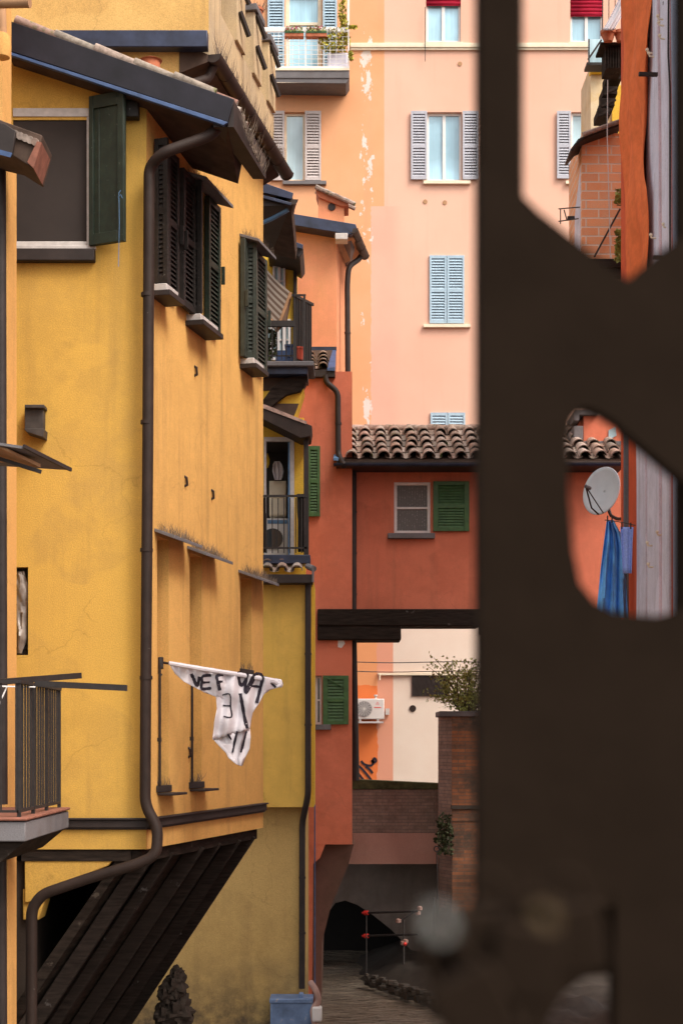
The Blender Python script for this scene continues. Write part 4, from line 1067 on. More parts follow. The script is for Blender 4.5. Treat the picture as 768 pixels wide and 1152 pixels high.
# chimney
FC=flat(YD+1.2)
mb=MB(); mb.boxpx(FC,358,222,387,250,-.45,0); ch=mb.build('chimney', mt['red_up'], rD, bev=.008)
mb=MB(); u,z=FC.uz(373,233); mb.disc(FC,u,z,.07,0,.02,20); mb.build('flue_dark_disc', mt['brown_d'], ch)  # darkness of the hole put in as a flat dark disc
mb=MB(); mb.prismpx(FC,[(355,213),(358,211),(392,226),(392,232),(384,232),(358,222)],-.5,.06); mb.build('cowl', mt['terra'], ch, bev=.008)
for dy_ in (0,.25):
    mb=MB()
    for k in range(4):
        a=P(355+k*10.5,210+k*4.6,YD+1.1); b_=P(368+k*10.5,216+k*4.6,YD+1.1); mb.tube([a+Vector((0,dy_,0)),b_+Vector((0,dy_,0))],[.045,.04],8)
    mb.build('cowl_tile', mt['tile'], ch)
# lower step roof
mb=MB(); mb.boxpx(flat(YD+.68),340,390,378.5,394.5,-.1,.0); mb.build('flashing', mt['blueflash'], rD)
mb=MB(); tiles(mb,P(341,416,YD-.1),P(371,416,YD-.1),Vector((0,.85,.52)),4,.10,.2,.2); sr=mb.build('step_roof', mt['tile'], rD)
mb=MB(); mb.hexa([P(340,419,YD-.1),P(374,419,YD-.1),P(376,396,YD+.66),P(340,396,YD+.66),P(340,416.5,YD-.1),P(374,416.5,YD-.1),P(376,394,YD+.66),P(340,394,YD+.66)]); mb.build('step_deck', mt['soffit'], rD)
mb=MB(); mb.hexa([P(368,417,YD-.15),P(377,417,YD-.15),P(378,396,YD+.65),P(374,396,YD+.65),P(368,414,YD-.15),P(377,413,YD-.15),P(378,394,YD+.65),P(374,394,YD+.65)]); mb.build('verge_flashing', mt['bluetrim'], rD)
mb=MB(); mb.boxpx(flat(YD-.12),340,416,377,424,-.5,0); mb.build('step_fascia', mt['brown_d'], rD, bev=.008)
pts=bent([P(366,422,YD-.1),P(367,430,YD-.1),P(380,441,YD-.08),P(380.5,512,YD-.08),P(387,524,YD-.3)],.1)
mb=MB(); mb.tube(pts,.05,12); collars(mb,[P(380.5,441,YD-.08),P(380.5,512,YD-.08)],.05,.6); mb.build('downpipe', mt['brown_d'], DH)
# green shutters on D
mb=MB(); u0,u1,z0,z1=D.rect(346,502,360,581,.05); louvre(mb,D,u0,u1,z0,z1,.03,.05,.05,.05,rails=((z0+z1)/2,)); mb.build('shutter', mt['shut_gn'], DH, bev=.004)
w=window(D,DH,wr,.16,.04,'white','glass_d',(.5,),(.5,))
mb=MB(); u0,u1,z0,z1=D.rect(363,760,392,815,.05); louvre(mb,D,u0,u1,z0,z1,.03,.05,.09,.05,rails=((z0+z1)/2,)); mb.beam(D.pt(u0+.05,z1-.03,.085),D.pt(u1-.08,z1-.22,.085),.015,.02,up=Vector((0,1,0))); mb.build('shutter', mt['shut_gn'], w, bev=.004)
mb=MB(); mb.boxpx(D,345,815,372,821,-.1,.10); mb.build('sill', mt['slab'], w, bev=.006)
mb=MB(); mb.prismpx(D,[(380,720),(386,719),(388,724),(384,729),(380,728)],0,.008); mb.build('plaster_patch', mt['white'], DH)
# foot of D
mb=MB(); mb.prismpx(D,[(340,949.5),(366,949.5),(360,965),(352,972),(350,1200),(340,1200)],-1,-.01); mb.build('foot', mt['red'], DH, smooth=False)
mb=MB(); mb.prismpx(flat(YD+.3),[(352,949.7),(398,949.7),(392,972),(372,1020),(362,1060),(361,1130),(352,1130)],-3.5,0); mb.build('haunch', mt['haunch'], DH, smooth=False)
mb=MB(); mb.tube([P(354,1120,28.2),P(354,690,28.2)],.012,8); mb.build('conduit', mt['bluetrim'], DH)

# ================================================================== BRIDGE HOUSE D2
YE=28.9; E2=flat(YE)
BH=thing('bridge_house',(E2.u(520),29.5,E2.z(500,720)),'red house spanning the canal on heavy timber beams below a clay tile roof','house')
wv=E2.rect(443,542,484,600); 
mb=MB(); wall_sheet(mb,E2,E2.u(396.5),E2.u(712),E2.z(400,690),E2.z(400,515),[wv],.2)
mb.box(E2,E2.u(397),E2.u(711),E2.z(400,689),E2.z(400,517),-1.8,-.35); mb.build('wall', mt['red'], BH, smooth=False)
w=window(E2,BH,wv,.10,.055,'white','lace',(),(.5,))
mb=MB(); mb.boxpx(E2,436,599.5,489,605.5,-.08,.12); mb.build('sill', mt['slab'], w, bev=.01)
mb=MB(); u0,u1,z0,z1=E2.rect(487,541.5,527.5,597.5,.05); louvre(mb,E2,u0,u1,z0,z1,.02,.05,.09,.045,rails=((z0+z1)/2,)); mb.build('shutter', mt['shut_gn'], w, bev=.005)
# beams
for (x0,y0_,x1,y1_,d0,d1) in ((357,685,540,704,-.3,.52),(357,703.5,451,720,-.3,.50),(540.5,686,720,712,-.4,.12)):
    mb=MB(); mb.boxpx(E2,x0,y0_,x1,y1_,d0,d1); mb.build('beam', mt['wood_h'], BH, bev=.02)
mb=MB(); mb.boxpx(flat(YE+.8),398,686,720,705,-.3,0); mb.boxpx(flat(YE+1.7),398,686,720,700,-.3,0); mb.build('joist', mt['wood_d'], BH, bev=.02)
# eave roof
mb=MB(); eA=P(386,517,YE-.55); eB=P(702,517,YE-.55); upv=Vector((0,2.0,.92))
tiles(mb,eA,eB,upv,5,.112,.262,.43,.026)
rB=mb.build('tile_roof', mt['tile'], BH)
mb=MB(); F=flat(YE-.6); mb.boxpx(F,378,519,702,525,-.75,0); mb.build('eave_board', mt['brown_d'], rB, bev=.01)
mb=MB(); mb.hexa([eA+Vector((-.1,0,-.03)),eB+Vector((.1,0,-.03)),eB+upv.normalized()*2.25+Vector((.1,0,-.04)),eA+upv.normalized()*2.25+Vector((-.1,0,-.04)),
   eA+Vector((-.1,0,-.0)),eB+Vector((.1,0,-.0)),eB+upv.normalized()*2.25+Vector((.1,0,-.01)),eA+upv.normalized()*2.25+Vector((-.1,0,-.01))]); mb.build('deck', mt['soffit'], rB, smooth=False)
mb=MB(); mb.gutter(P(376,521.5,YE-.68),P(702,521.5,YE-.68),.05); mb.build('gutter', mt['blueflash'], rB)
pz=eA+upv.normalized()*2.18
mb=MB()
x=pz.x
while x<eB.x:
    mb.tube([Vector((x,pz.y,pz.z+.04)),Vector((x+.42,pz.y,pz.z+.03))],[.07,.062],10); x+=.40
mb.build('ridge_tile', mt['tile'], rB)
mb=MB(); mb.hexa([P(375,518,YE-.6),P(384,518,YE-.6),P(387,487,YE+1.1),P(379,487,YE+1.1),P(375,515,YE-.6),P(384,515,YE-.6),P(387,484,YE+1.1),P(379,484,YE+1.1)]); mb.build('verge_flashing', mt['bluepaint'], rB)
pts=[P(397.5,530,YE-.12),P(397.5,715,YE-.12),P(399,780,YE-.1),P(401,878,YE)]
mb=MB(); mb.tube(pts,[.055,.055,.05,.05],10); collars(mb,pts[:2],.055,.8); mb.tube([P(396.5,700,YE-.05),P(400,878,YE-.0)],.07,8); mb.build('downpipe', mt['brown_d'], BH)
# small dormer box behind the satellite dish
F=flat(YE+.5)
mb=MB(); mb.boxpx(F,656,467,702,497,-1.2,0); dm=mb.build('dormer', mt['red'], rB, smooth=False)
mb=MB(); mb.boxpx(F,650,496,704,503,-.4,.06); mb.boxpx(F,645,479,655.5,503,-.3,.05); mb.boxpx(F,646,461,672,466.5,-.9,.12); mb.boxpx(F,645,465,651,473,-.4,.12); mb.build('dormer_flashing', mt['slab'], dm, bev=.008)
mb=MB(); mb.prismpx(F,[(684,484),(692,480),(693,490),(684,495)],0,.02); mb.build('dormer_glass', mt['glass_l'], dm)

# ================================================================== HOUSE E (tall peach facade)
EF=flat(YF)
EH=thing('peach_house',(EF.u(480),34.5,WATER),'tall peach and orange apartment house with peeling paint closing the view','house')
def r(x0,y0,x1,y1): return EF.rect(x0,y0,x1,y1)
H={'balc':r(321,-8,362,79),'w1':r(320,126,343,203),'w2':r(480,126,519,203),'w3':r(483,288,521,364),'w4':r(484,464,523,540),'w5':r(479,-22,518,47),'w6':r(641,-20,678,47),'w7':r(642,126,668,203)}
mb=MB(); wall_sheet(mb,EF,EF.u(200),EF.u(860),-1.3,EF.z(300,-90),list(H.values()),.22)
mb.box(EF,EF.u(201),EF.u(859),-1.3,EF.z(300,-89),-3.0,-.3); mb.build('wall', mt['facade'], EH, smooth=False)
mb=MB(); mb.boxpx(EF,394,48,700,56,0,.05); mb.boxpx(EF,394,49.5,700,53,.05,.075); mb.build('string_course', mt['whitewarm'], EH, bev=.006)
def esh(w,x0,x1,y0,y1,mm,ang=0,d=.03,rails=1):
    mb=MB(); u0,u1,z0,z1=EF.rect(x0,y0,x1,y1,.05)
    louvre(mb,EF,u0,u1,z0,z1,d,.045,.045,.062,rails=(z0+(z1-z0)*.48,)*rails,slat_tilt=.9); 
    mb.box(EF,u0+.03,u1-.03,z0+.03,z1-.03,d-.008,d-.002)
    return mb.build('shutter', mt[mm], w, bev=.003)
w=window(EF,EH,H['w1'],.14,.05,'whitewarm','glass_l',(.0,1.0)); esh(w,304,320,125,203,'shut_gy'); esh(w,343,361,125,203,'shut_gy')
mb=MB(); mb.boxpx(EF,318,203,367,207,-.05,.10); mb.build('sill', mt['slab'], w, bev=.005)
w=window(EF,EH,H['w2'],.14,.05,'white','glass_b',(.5,)); esh(w,462,480,125,202,'shut_gb'); esh(w,520,538,125,202,'shut_gb')
mb=MB(); mb.boxpx(EF,476,203,529,206.5,-.05,.08); mb.build('sill', mt['whitewarm'], w, bev=.005)
w=window(EF,EH,H['w3'],.14,.05,'white','glass_d',(.5,)); esh(w,483,502,287,363.5,'shut_bl',d=.0); esh(w,502.6,522,287,363.5,'shut_bl',d=.0)
mb=MB(); mb.boxpx(EF,476,364.5,529,368,-.05,.08); mb.build('sill', mt['whitewarm'], w, bev=.005)
w=window(EF,EH,H['w4'],.14,.05,'white','glass_d',(.5,)); esh(w,484,503,464,540,'shut_bl',d=.0); esh(w,503.6,523,464,540,'shut_bl',d=.0)
w=window(EF,EH,H['w5'],.12,.05,'white','glass_b',(.5,)); 
mb=MB(); mb.boxpx(EF,477,47,520,49.5,-.05,.06); mb.build('sill', mt['whitewarm'], w)
def blind(x0,x1,y0,y1,lab):
    mb=MB(); u0,u1,z0,z1=EF.rect(x0,y0,x1,y1); n=int((z1-z0)/.09)+1; vs=[]
    for k in range(n*4+1):
        z=z1-(z1-z0)*k/(n*4); d=-.03+.03*math.sin(k*math.pi/2); vs+= [EF.pt(u0,z,d),EF.pt(u1,z,d)]
    mb.add(vs,[(2*k,2*k+1,2*k+3,2*k+2) for k in range(n*4)]); o=mb.build('roman_blind', mt['redblind']); sd=o.modifiers.new('s','SOLIDIFY'); sd.thickness=.012
    return tag(o,lab,'blind')
blind(479,518,-20,6,'crimson blind over the top window left of the dark bar')
w=window(EF,EH,H['w6'],.12,.05,'white','glass_b',(.5,)); mb=MB(); mb.boxpx(EF,639,47,680,49.5,-.05,.06); mb.build('sill', mt['whitewarm'], w)
blind(641,678,-20,18,'crimson folded blind over the top window at the right of the dark bar')
w=window(EF,EH,H['w7'],.12,.05,'white','glass_l',(.8,)); esh(w,626,641.5,125,201,'shut_gb'); mb=MB(); mb.boxpx(EF,636,203,672,206.5,-.05,.08); mb.build('sill', mt['whitewarm'], w)
# wall vents
for (x,y) in ((478,227),(500,228),(517,72)):
    mb=MB(); u,z=EF.uz(x,y); mb.disc(EF,u,z,.05,0,.012,18); mb.build('round_vent', mt['soffit_t'], EH)
# thin cable
mb=MB(); mb.tube([P(478,8,(YF-0.100)),P(478,69,(YF-0.100))],.008,5); mb.build('cable', mt['brown_d'], EH)
# balcony
w=window(EF,EH,H['balc'],.12,.09,'whitewarm','glass_b',(),(.62,),name='balcony_door')
for (x0,x1) in ((301,320),(363,379)): esh(w,x0,x1,-8,77,'shut_bl')
EB=flat((YF-0.700))
mb=MB(); mb.boxpx(EB,306,79,393,88,-.7,0); mb.prismpx(EB,[(306,88),(393,88),(389,94),(306,93)],-.7,-.02); eb=mb.build('balcony', mt['slab'], EH, bev=.012)
mb=MB(); mb.boxpx(EB,306,88.3,388,93,-.7,-.021); mb.boxpx(EB,306,76.6,393,79,-.7,.02); mb.build('slab_moulding', mt['whitewarm'], eb)
mb=MB()
mb.boxpx(EB,294,30.5,393,(YF-0.500),-.03,.0); mb.boxpx(EB,294,74.5,393,76.6,-.03,.0)
for x in (295,322.5,343,391.2): mb.boxpx(EB,x,31,x+1.6,77,-.03,.001)
for x in (303,308,313,329,336,350,357,364,371,378,385): mb.boxpx(EB,x,32,x+.5,75,-.02,-.01)
for y in range(36,75,5): mb.boxpx(EB,295,y,392,y+.45,-.019,-.012)
mb.boxpx(EB,390.5,-20,393,31,-.04,0.002); mb.build('railing', mt['white'], eb)
for k,(x0,x1) in enumerate(((320,341.5),(344,367.5))):
    fb=thing('flower_box', P((x0+x1)/2,41,(YF-0.800)), ('left' if k==0 else 'right')+' green and terracotta flower box clipped on the high white balcony rail','planter','flower boxes on the balcony rail')
    F=flat((YF-0.760)); mb=MB(); mb.boxpx(F,x0,37,x1,41,-.16,0); mb.build('trough', mt['terra'], fb, bev=.006)
    mb=MB(); mb.boxpx(F,x0,34.5,x1,36.9,-.17,.01); mb.build('rim', mt['shut_gn'], fb, bev=.004)
    mb=MB()
    for i in range(130): mb.leaf(P(x0+1+(x1-x0-2)*R(),34.5-5*R()**1.5,(YF-0.800)+.15*R()),.055)
    mb.build('foliage', mt['leaf'], fb, smooth=False)
    mb=MB()
    for i in range(28): mb.leaf(P(x0+1+(x1-x0-2)*R(),33-4*R(),(YF-0.850)+.1*R()),.045)
    mb.build('flowers', mt['flower'], fb, smooth=False)
vp=thing('climbing_plant', P(381,76,(YF-0.500)),'yellow-green climbing plant rising from a planter on the high balcony','plant')
F=flat((YF-0.580)); mb=MB(); mb.boxpx(F,368,59,391,75.8,-.35,0); mb.build('planter', mt['pale_strip'], vp, bev=.02)
mb=MB(); mb2=MB()
path=smooth_path([P(384,58,(YF-0.500)),P(388,35,(YF-0.600)),P(385,15,(YF-0.700)),P(387,-15,(YF-0.700))],6); mb.tube(path,.012,6)
for i in range(420):
    t=R(); c=path[int(t*(len(path)-1))]+Vector((.16*(R()-.5),.2*(R()-.5),.1*(R()-.5))); (mb2).leaf(c,.075)
for i in range(520):
    a=R()*6.28; c=P(376,46,(YF-0.600))+Vector((math.cos(a)*.36*R()**.6,.25*(R()-.5),math.sin(a)*.28*R()**.6)); mb2.leaf(c,.075)
for i in range(60): mb2.leaf(P(392+9*R(),31-3*R()+2*R(),(YF-0.800)),.07); mb2.leaf(P(392+5*R(),58+10*R(),(YF-0.800)),.07)
mb.build('stem', mt['twig'], vp); mb2.build('foliage', mt['leaf_y'], vp, smooth=False)
# pot with weeds on A's pier
c=P(289,30,19.3)
fp=thing('weedy_pot', c,'small terracotta pot of dry grass standing on the parapet pier','pot')
mb=MB(); mb.lathe(P(288,25,19.45),[(.06,0),(.085,.13),(.095,.13),(.095,.16),(.08,.16)],14); mb.build('pot', mt['terra'], fp)
mb=MB(); q=P(288,14,19.45); tuft(mb,q+Vector((-.1,0,0)),q+Vector((.1,0,0)),90,.14,.004,.8); mb.build('dry_grass', mt['weed'], fp, smooth=False)
# weeds in the main gutter
mb=MB(); tuft(mb,g0+Vector((.03,0,.0)),g1+Vector((-.05,0,0)),420,.30,.0035,.35); tuft(mb,e0+Vector((-.1,0,.05)) if False else Vector((-.98,15.9,6.15)),Vector((-.84,17.3,6.12)),160,.22,.004,.5)
tag(mb.build('gutter_weeds', mt['weed'], smooth=False),'dry grey weeds growing along the roof gutters of the yellow house','weeds',kind='stuff')

# canal-level wall items: AC unit, conduit, barred window, cables, graffiti
ac=thing('air_conditioner', P(416,812,(YF-0.200)),'white air conditioner unit with a round fan grille mounted on the orange wall','air conditioner')
F=flat((YF-0.350)); mb=MB(); mb.boxpx(F,398,786,432,809,-.28,0); mb.build('casing', mt['ac'], ac, bev=.02)
mb=MB(); u,z=F.uz(409.5,797.5); mb.disc(F,u,z,.175,.0,.012,28); fg=mb.build('fan_recess', mt['slab'], ac)
mb=MB()
for k in range(7):
    rr_=.02+.024*k; pts=[F.pt(u+math.cos(a*math.pi/12)*rr_,z+math.sin(a*math.pi/12)*rr_,.022) for a in range(25)]; mb.tube(pts,.0035,5,False)
for k in range(8):
    a=k*math.pi/8; mb.tube([F.pt(u-math.cos(a)*.17,z-math.sin(a)*.17,.02),F.pt(u+math.cos(a)*.17,z+math.sin(a)*.17,.02)],.003,5)
mb.build('fan_grille', mt['ac'], ac)
mb=MB(); lu,lz=F.uz(424.5,791.5); s=.018
for (a,b_) in ((0,s*1.3),(-s*1.2,-s*.6),(s*1.2,-s*.6)):
    mb.prism(F,[(lu+a,lz+b_+s),(lu+a-s*.65,lz+b_),(lu+a,lz+b_-s),(lu+a+s*.65,lz+b_)],0,.006)
mb.boxpx(F,420.5,795.5,428.5,796.3,0,.005); mb.build('red_logo', mt['redcap'], ac)
mb=MB(); mb.boxpx(F,398,811.5,431,813.5,-.3,.03); mb.boxpx(F,404,809,406,812,-.2,0); mb.boxpx(F,424,809,426,812,-.2,0); mb.build('bracket', mt['greyframe'], ac)
mb=MB(); mb.lathe(P(422.5,786,(YF-0.250)),[(.03,0),(.02,.04),(.045,.06),(.03,.09)],10); mb.build('pipe_valve', mt['greyframe'], ac)
mb=MB(); mb.boxpx(flat((YF-0.100)),433.5,797,438,804,-.08,0); mb.build('junction_box', mt['greyframe'], ac)
F=EF
mb=MB(); h=F.rect(463,760.5,505,783); mb.box(F,*h,.001,.03)
for k in range(9):
    a=h[0]+(h[1]-h[0])*k/8
    mb.beam(F.pt(a,h[2],.05),F.pt(min(h[1],a+.2),h[3],.05),.008,.008,up=Vector((0,1,0))); mb.beam(F.pt(a,h[3],.055),F.pt(min(h[1],a+.2),h[2],.055),.008,.008,up=Vector((0,1,0)))
mb.build('barred_window', mt['brown_d'], EH, smooth=False)
mb=MB(); mb.boxpx(F,425,757,540,759.5,0,.06); mb.tube([P(427,757,(YF-0.100)),P(427,765,(YF-0.100))],.02,6); mb.build('conduit', mt['whitewarm'], EH)
mb=MB(); u,z=F.uz(464,797); mb.disc(F,u,z,.075,0,.02,18); mb.build('round_vent', mt['brown'], EH)
for y in (744.5,755):
    pts=[P(396+k*15,y+.8*math.sin(k*.6)+k*.1,(YF-0.600)) for k in range(12)]; mb=MB(); mb.tube(pts,.011,6)
    tag(mb.build('overhead_cable', mt['steel']),'thin grey cable strung under the bridge house, '+('upper' if y<750 else 'lower')+' of the two','cable','cables under the bridge house')
mb=MB()
for st in ([(400,866),(406,874),(412,881)],[(399,861),(404,862),(414,873),(419,880)],[(406,856),(410,860),(418,861),(420,855)],[(418,857),(421,853),(423,856),(420,858),(418,855)],[(411,862),(416,866),(419,870)]):
    pts=smooth_path([Vector((x,y,0)) for x,y in st],4); vs=[]
    for i,p in enumerate(pts):
        t=(pts[min(i+1,len(pts)-1)]-pts[max(i-1,0)]).normalized(); nn=Vector((-t.y,t.x,0))*1.3
        for q in (p-nn,p+nn): vs.append(P(q.x,q.y,(YF-0.015)))
    mb.add(vs,[(2*i,2*i+1,2*i+3,2*i+2) for i in range(len(pts)-1)])
mb.build('graffiti', mt['ink'], EH, smooth=False)

# ================================================================== canal end: parapet bridge, tunnel, brick wall
W1=flat(32.2)
pb=thing('brick_parapet', W1.pt(W1.u(446),WATER,0),'low dark brick parapet with a mossy top crossing the canal','wall')
mb=MB(); mb.boxpx(W1,380,888,497,937,-.5,0); mb.build('brickwork', mt['brick_d'], pb, smooth=False)
mb=MB(); mb.prismpx(W1,[(380,876),(497,881.5),(497,888),(380,887.7)],-.55,.05); mb.build('coping', simple('mossy coping',(.07,.075,.03),.95,.5,8,bmp=.6), pb, bev=.01)
mb=MB(); a=W1.u(380); b_=W1.u(496); mb.hexa([W1.pt(W1.u(380),W1.z(400,972,.25),.25),W1.pt(W1.u(498),W1.z(400,972,.25),.25),W1.pt(b_,W1.z(400,972),-.5),W1.pt(a,W1.z(400,972),-.5),
   W1.pt(a,W1.z(400,937),.02),W1.pt(b_,W1.z(400,937),.02),W1.pt(b_,W1.z(400,937),-.5),W1.pt(a,W1.z(400,937),-.5)]); mb.build('concrete_apron', mt['concrete'], pb, smooth=False)
mb=MB(); mb.box(flat(YF),-3.2,8,-1.55,-1.301,-2,YF-32.7)
struct(mb.build('street', mt['stone'], smooth=False),'paved lane behind the brick parapet at the foot of the peach house','street')
W2=flat(33.4)
tn=thing('canal_tunnel', W2.pt(W2.u(430),WATER,0),'dark masonry wall with a low black tunnel mouth where the canal disappears','tunnel')
mb=MB()
arch=[(362,1100),(362,1045),(368,1028),(377,1016),(388,1013),(402,1018),(420,1030),(440,1046),(458,1064),(470,1080),(476,1100)]
# wall with arched hole: strips between arch and top
top=960
vs=[];
for i in range(len(arch)-1):
    (x0,y0_),(x1,y1_)=arch[i],arch[i+1]
    if x1-x0<1: continue
    mb.prismpx(W2,[(x0,top),(x1,top),(x1,y1_),(x0,y0_)],-.7,0)
mb.boxpx(W2,300,top,362,1120,-.7,0); mb.boxpx(W2,476,top,760,1120,-.7,0)
mb.build('wall', mt['tunnel'], tn, smooth=False)
mb=MB(); mb.boxpx(flat(36),280,900,620,1150,-.2,0); mb.box(W2,W2.u(300),W2.u(620),-2.4,-2.3,-5,-.7); mb.build('tunnel_end', simple('tunnel darkness black',(.012,.010,.009),.95,.2,3,bmp=0), tn, smooth=False)  # black panels carry the tunnel's darkness in their colour
# brick wall with plant
W3=flat(30.9)
bw=thing('brick_wall', W3.pt(W3.u(600),WATER,0),'tall weathered red brick wall right of the canal with a ledge and ivy','wall')
mb=MB(); mb.boxpx(W3,508,806,720,924,-1.2,0); mb.boxpx(W3,508,924,720,1120,-1.2,-.02); 
mb.build('brickwork', mt['brick_w'], bw, smooth=False)
mb=MB(); mb.hexa([W3.pt(W3.u(496),WATER,-.5),W3.pt(W3.u(508.5),WATER,-.01),W3.pt(W3.u(508.5),WATER,-1),W3.pt(W3.u(496),WATER,-1),
  W3.pt(W3.u(496),W3.z(500,806),-.5),W3.pt(W3.u(508.5),W3.z(500,806),-.01),W3.pt(W3.u(508.5),W3.z(500,806),-1),W3.pt(W3.u(496),W3.z(500,806),-1)]); mb.build('shaded_side', mt['brick_d'], bw, smooth=False)  # shade of the receding wall side put in with darker brick
mb=MB(); mb.boxpx(W3,494,800,720,806,-1.25,.06); mb.build('coping', mt['slab'], bw, bev=.01)
mb=MB(); mb.boxpx(W3,507,906,720,910.5,-.2,.05); mb.build('ledge', mt['stone'], bw, bev=.01)
mb=MB(); mb.tube([P(491,958,30.6),P(492,1012,30.6)],.012,6); pts=[P(491+3*math.cos(a*math.pi/6),955+3*math.sin(a*math.pi/6),30.6) for a in range(13)]; mb.tube(pts,.012,6); tag(mb.build('mooring_hook', mt['iron']),'thin iron rod with a ring hanging at the corner of the brick wall','hook')
iv=MB()
for i in range(480):
    a=R()*6.28; rr_=R()**.6*(1+.5*noise.noise(Vector((math.cos(a)*2,math.sin(a)*2,1)))); iv.leaf(P(500+10*rr_*math.cos(a)+(940-940)*.1,938+24*rr_*math.sin(a),30.6+.2*R()),.075)
tag(iv.build('ivy_clump', mt['leaf_d'], smooth=False),'dark ivy clump clinging to the corner of the brick wall','plant')
bu=thing('bush', P(520,800,31.6),'loose olive-green bush growing above the brick wall','bush')
tw=MB(); lf=MB()
for k in range(40):
    a0=P(522+24*(R()-.3),803,31.5); tip=P(482+78*R(),732+52*R()+ (8 if k%3 else 0),31.2+.9*R())
    mid=a0.lerp(tip,.5)+Vector(((R()-.5)*.2,(R()-.5)*.2,.1)); pth=smooth_path([a0,mid,tip],5); tw.tube(pth,[.012*(1-.8*i/(len(pth)-1))+.002 for i in range(len(pth))],5)
    for i in range(52):
        q=pth[min(len(pth)-1,int((.25+.75*R())*len(pth)))]; lf.leaf(q+Vector((.26*(R()-.5),.22*(R()-.5),.26*(R()-.5))),.065)
tw.build('branches', mt['twig'], bu); lf.build('foliage', mt['leaf'], bu, smooth=False)
# handrails over the tunnel mouth with red end caps
for k,y in enumerate((1027,1053)):
    rl=thing('safety_rail', P(440,y,31.4),('upper' if k==0 else 'lower')+' dark scaffold tube with a red plastic cap above the water','rail','capped scaffold tubes at the tunnel')
    mb=MB(); mb.tube([P(409,y,31.4),P(470,y-2,31.0)],.022,8); mb.build('tube', mt['iron'], rl)
    mb=MB(); mb.tube([P(409.5,y,31.42),P(414,y-.2,31.38)],.045,10); mb.tube([P(407,y,31.43),P(409.5,y,31.42)],.02,8); mb.build('end_cap', mt['redcap'], rl)
sf=thing('scaffold_frame', P(455,1100,31.2),'tangle of scaffold tubes and clamps standing on the bank by the tunnel','scaffold')
mb=MB()
for a,b_ in (((454,1035),(454,1100)),((448,1037),(475,1020)),((456,1085),(450,1100)),((488,1010),(488,1100)),((474,1095),(474,1125)),((412,1030),(412,1096))):
    mb.tube([P(*a,31.1),P(*b_,31.1)],.018 if a[0]!=412 else .01,8)
mb.build('tubes', mt['steel'], sf)
for (x,y) in ((453,1061),(448,1036),(472,1022),(456,1059),(470,1027)):
    mb=MB(); mb.lathe(P(x,y,31.05),[(.01,-.05),(.05,-.03),(.05,.03),(.01,.05)],8); mb.build('clamp', mt['skinpink'], sf)
mb=MB(); mb.lathe(P(455.5,1062,31.0),[(.01,-.04),(.04,0),(.01,.04)],8); mb.build('red_knob', mt['redcap'], sf)
db=MB()
for i in range(170):
    x=412+90*R(); t=(x-412)/90; y=1052+34*t+18*R(); c=P(x,y+28,30.5-3.2*t); rr_=.03+.06*R()**2
    c.z=WATER+.05+.2*R(); db.box(flat(c.y,384).sub(c.x,0,R()*3),-rr_,rr_,c.z,c.z+rr_,-rr_,rr_)
tag(db.build('rubble', mt['stone'], bev=.01),'broken stones and rubble scattered at the edge of the bank','rubble',kind='stuff')

# ================================================================== RIGHT: red house F with drape and strips
FF=frame(698,25.6,800,18.4)
FH=thing('vermilion_house',(FF.pt(3,WATER,-.5)),'vermilion house on the right edge with pale pilasters and drainpipes','house')
L_=FF.u(800)+1
mb=MB(); mb.box(FF,-.0,L_,WATER-.3,13,-2.5,0); mb.box(FF,L_+.004,L_+6.5,WATER-.3,9.6,-2.4,-.1); mb.build('wall', mt['red_f'], FH, smooth=False)  # second box: unseen lower wing added to shade the yellow house
def strip(top,bot,mat,d1,name,y0=-40,y1=1100,d0=0.001):
    """pilaster between pixel columns (top pair, bottom pair)"""
    pts=[(top[0],y0),(top[1],y0)]
    n=6
    for k in range(n+1):
        t=k/n; pts.append((top[1]+(bot[1]-top[1])*t+1.2*math.sin(t*7), y0+(y1-y0)*t))
    for k in range(n,-1,-1):
        t=k/n; pts.append((top[0]+(bot[0]-top[0])*t+1.2*math.sin(t*7), y0+(y1-y0)*t))
    q=[]; 
    for p in pts:
        uz=FF.uz(p[0],p[1],d1)
        if not q or (abs(q[-1][0]-uz[0])+abs(q[-1][1]-uz[1]))>1e-5: q.append(uz)
    mb=MB(); mb.prism(FF,q,d0,d1); return mb.build(name, mat, FH, smooth=False)
strip((724,738),(731,744),mt['pale_strip'],.035,'pilaster')
strip((741,750),(747,755),mt['pale_strip'],.03,'pilaster')
strip((753,790),(760,790),mt['grey_side'],.05,'grey_panel')
strip((714,723),(716,729),mt['pale_strip'],.04,'pilaster',y0=430)
mb=MB(); mb.tube([P(705.5,440,24.8),P(706,720,24.8)],.02,8); mb.tube([P(703,440,24.9),P(703,720,24.9)],.035,8); mb.build('downpipe', mt['slab'], FH)
mb=MB(); mb.tube([P(751.5,-20,20.5),P(751,60,20.5),P(753,100,20.5),P(753,320,20.5)],.012,6); mb.build('cable', mt['brown_d'], FH)
for (x,y,l) in ((731,84,.16),(755,4,.12),(742,290,.1)):
    c=P(x,y,21.5); mb=MB(); mb.beam(c+Vector((-l,-.02,0)),c+Vector((l*.6,0,0)),.05,.05); mb.build('bracket', mt['brown'], FH, bev=.006)
for (x,y) in ((745,22),(746,29),(733,60),(735,64),(747,44),(751,256),(737,268),(733,614),(744,602),(734,638)):
    c=P(x,y,21.3 if y<400 else 21.8); mb=MB(); mb.tube([c,c+Vector((-.06,-.02,.0)),c+Vector((-.07,-.02,.03))],.012,6); mb.lathe(c+Vector((-.07,-.02,.02)),[(.01,0),(.022,.01),(.022,.03),(.01,.04)],8); mb.build('insulator', mt['whitewarm'], FH)
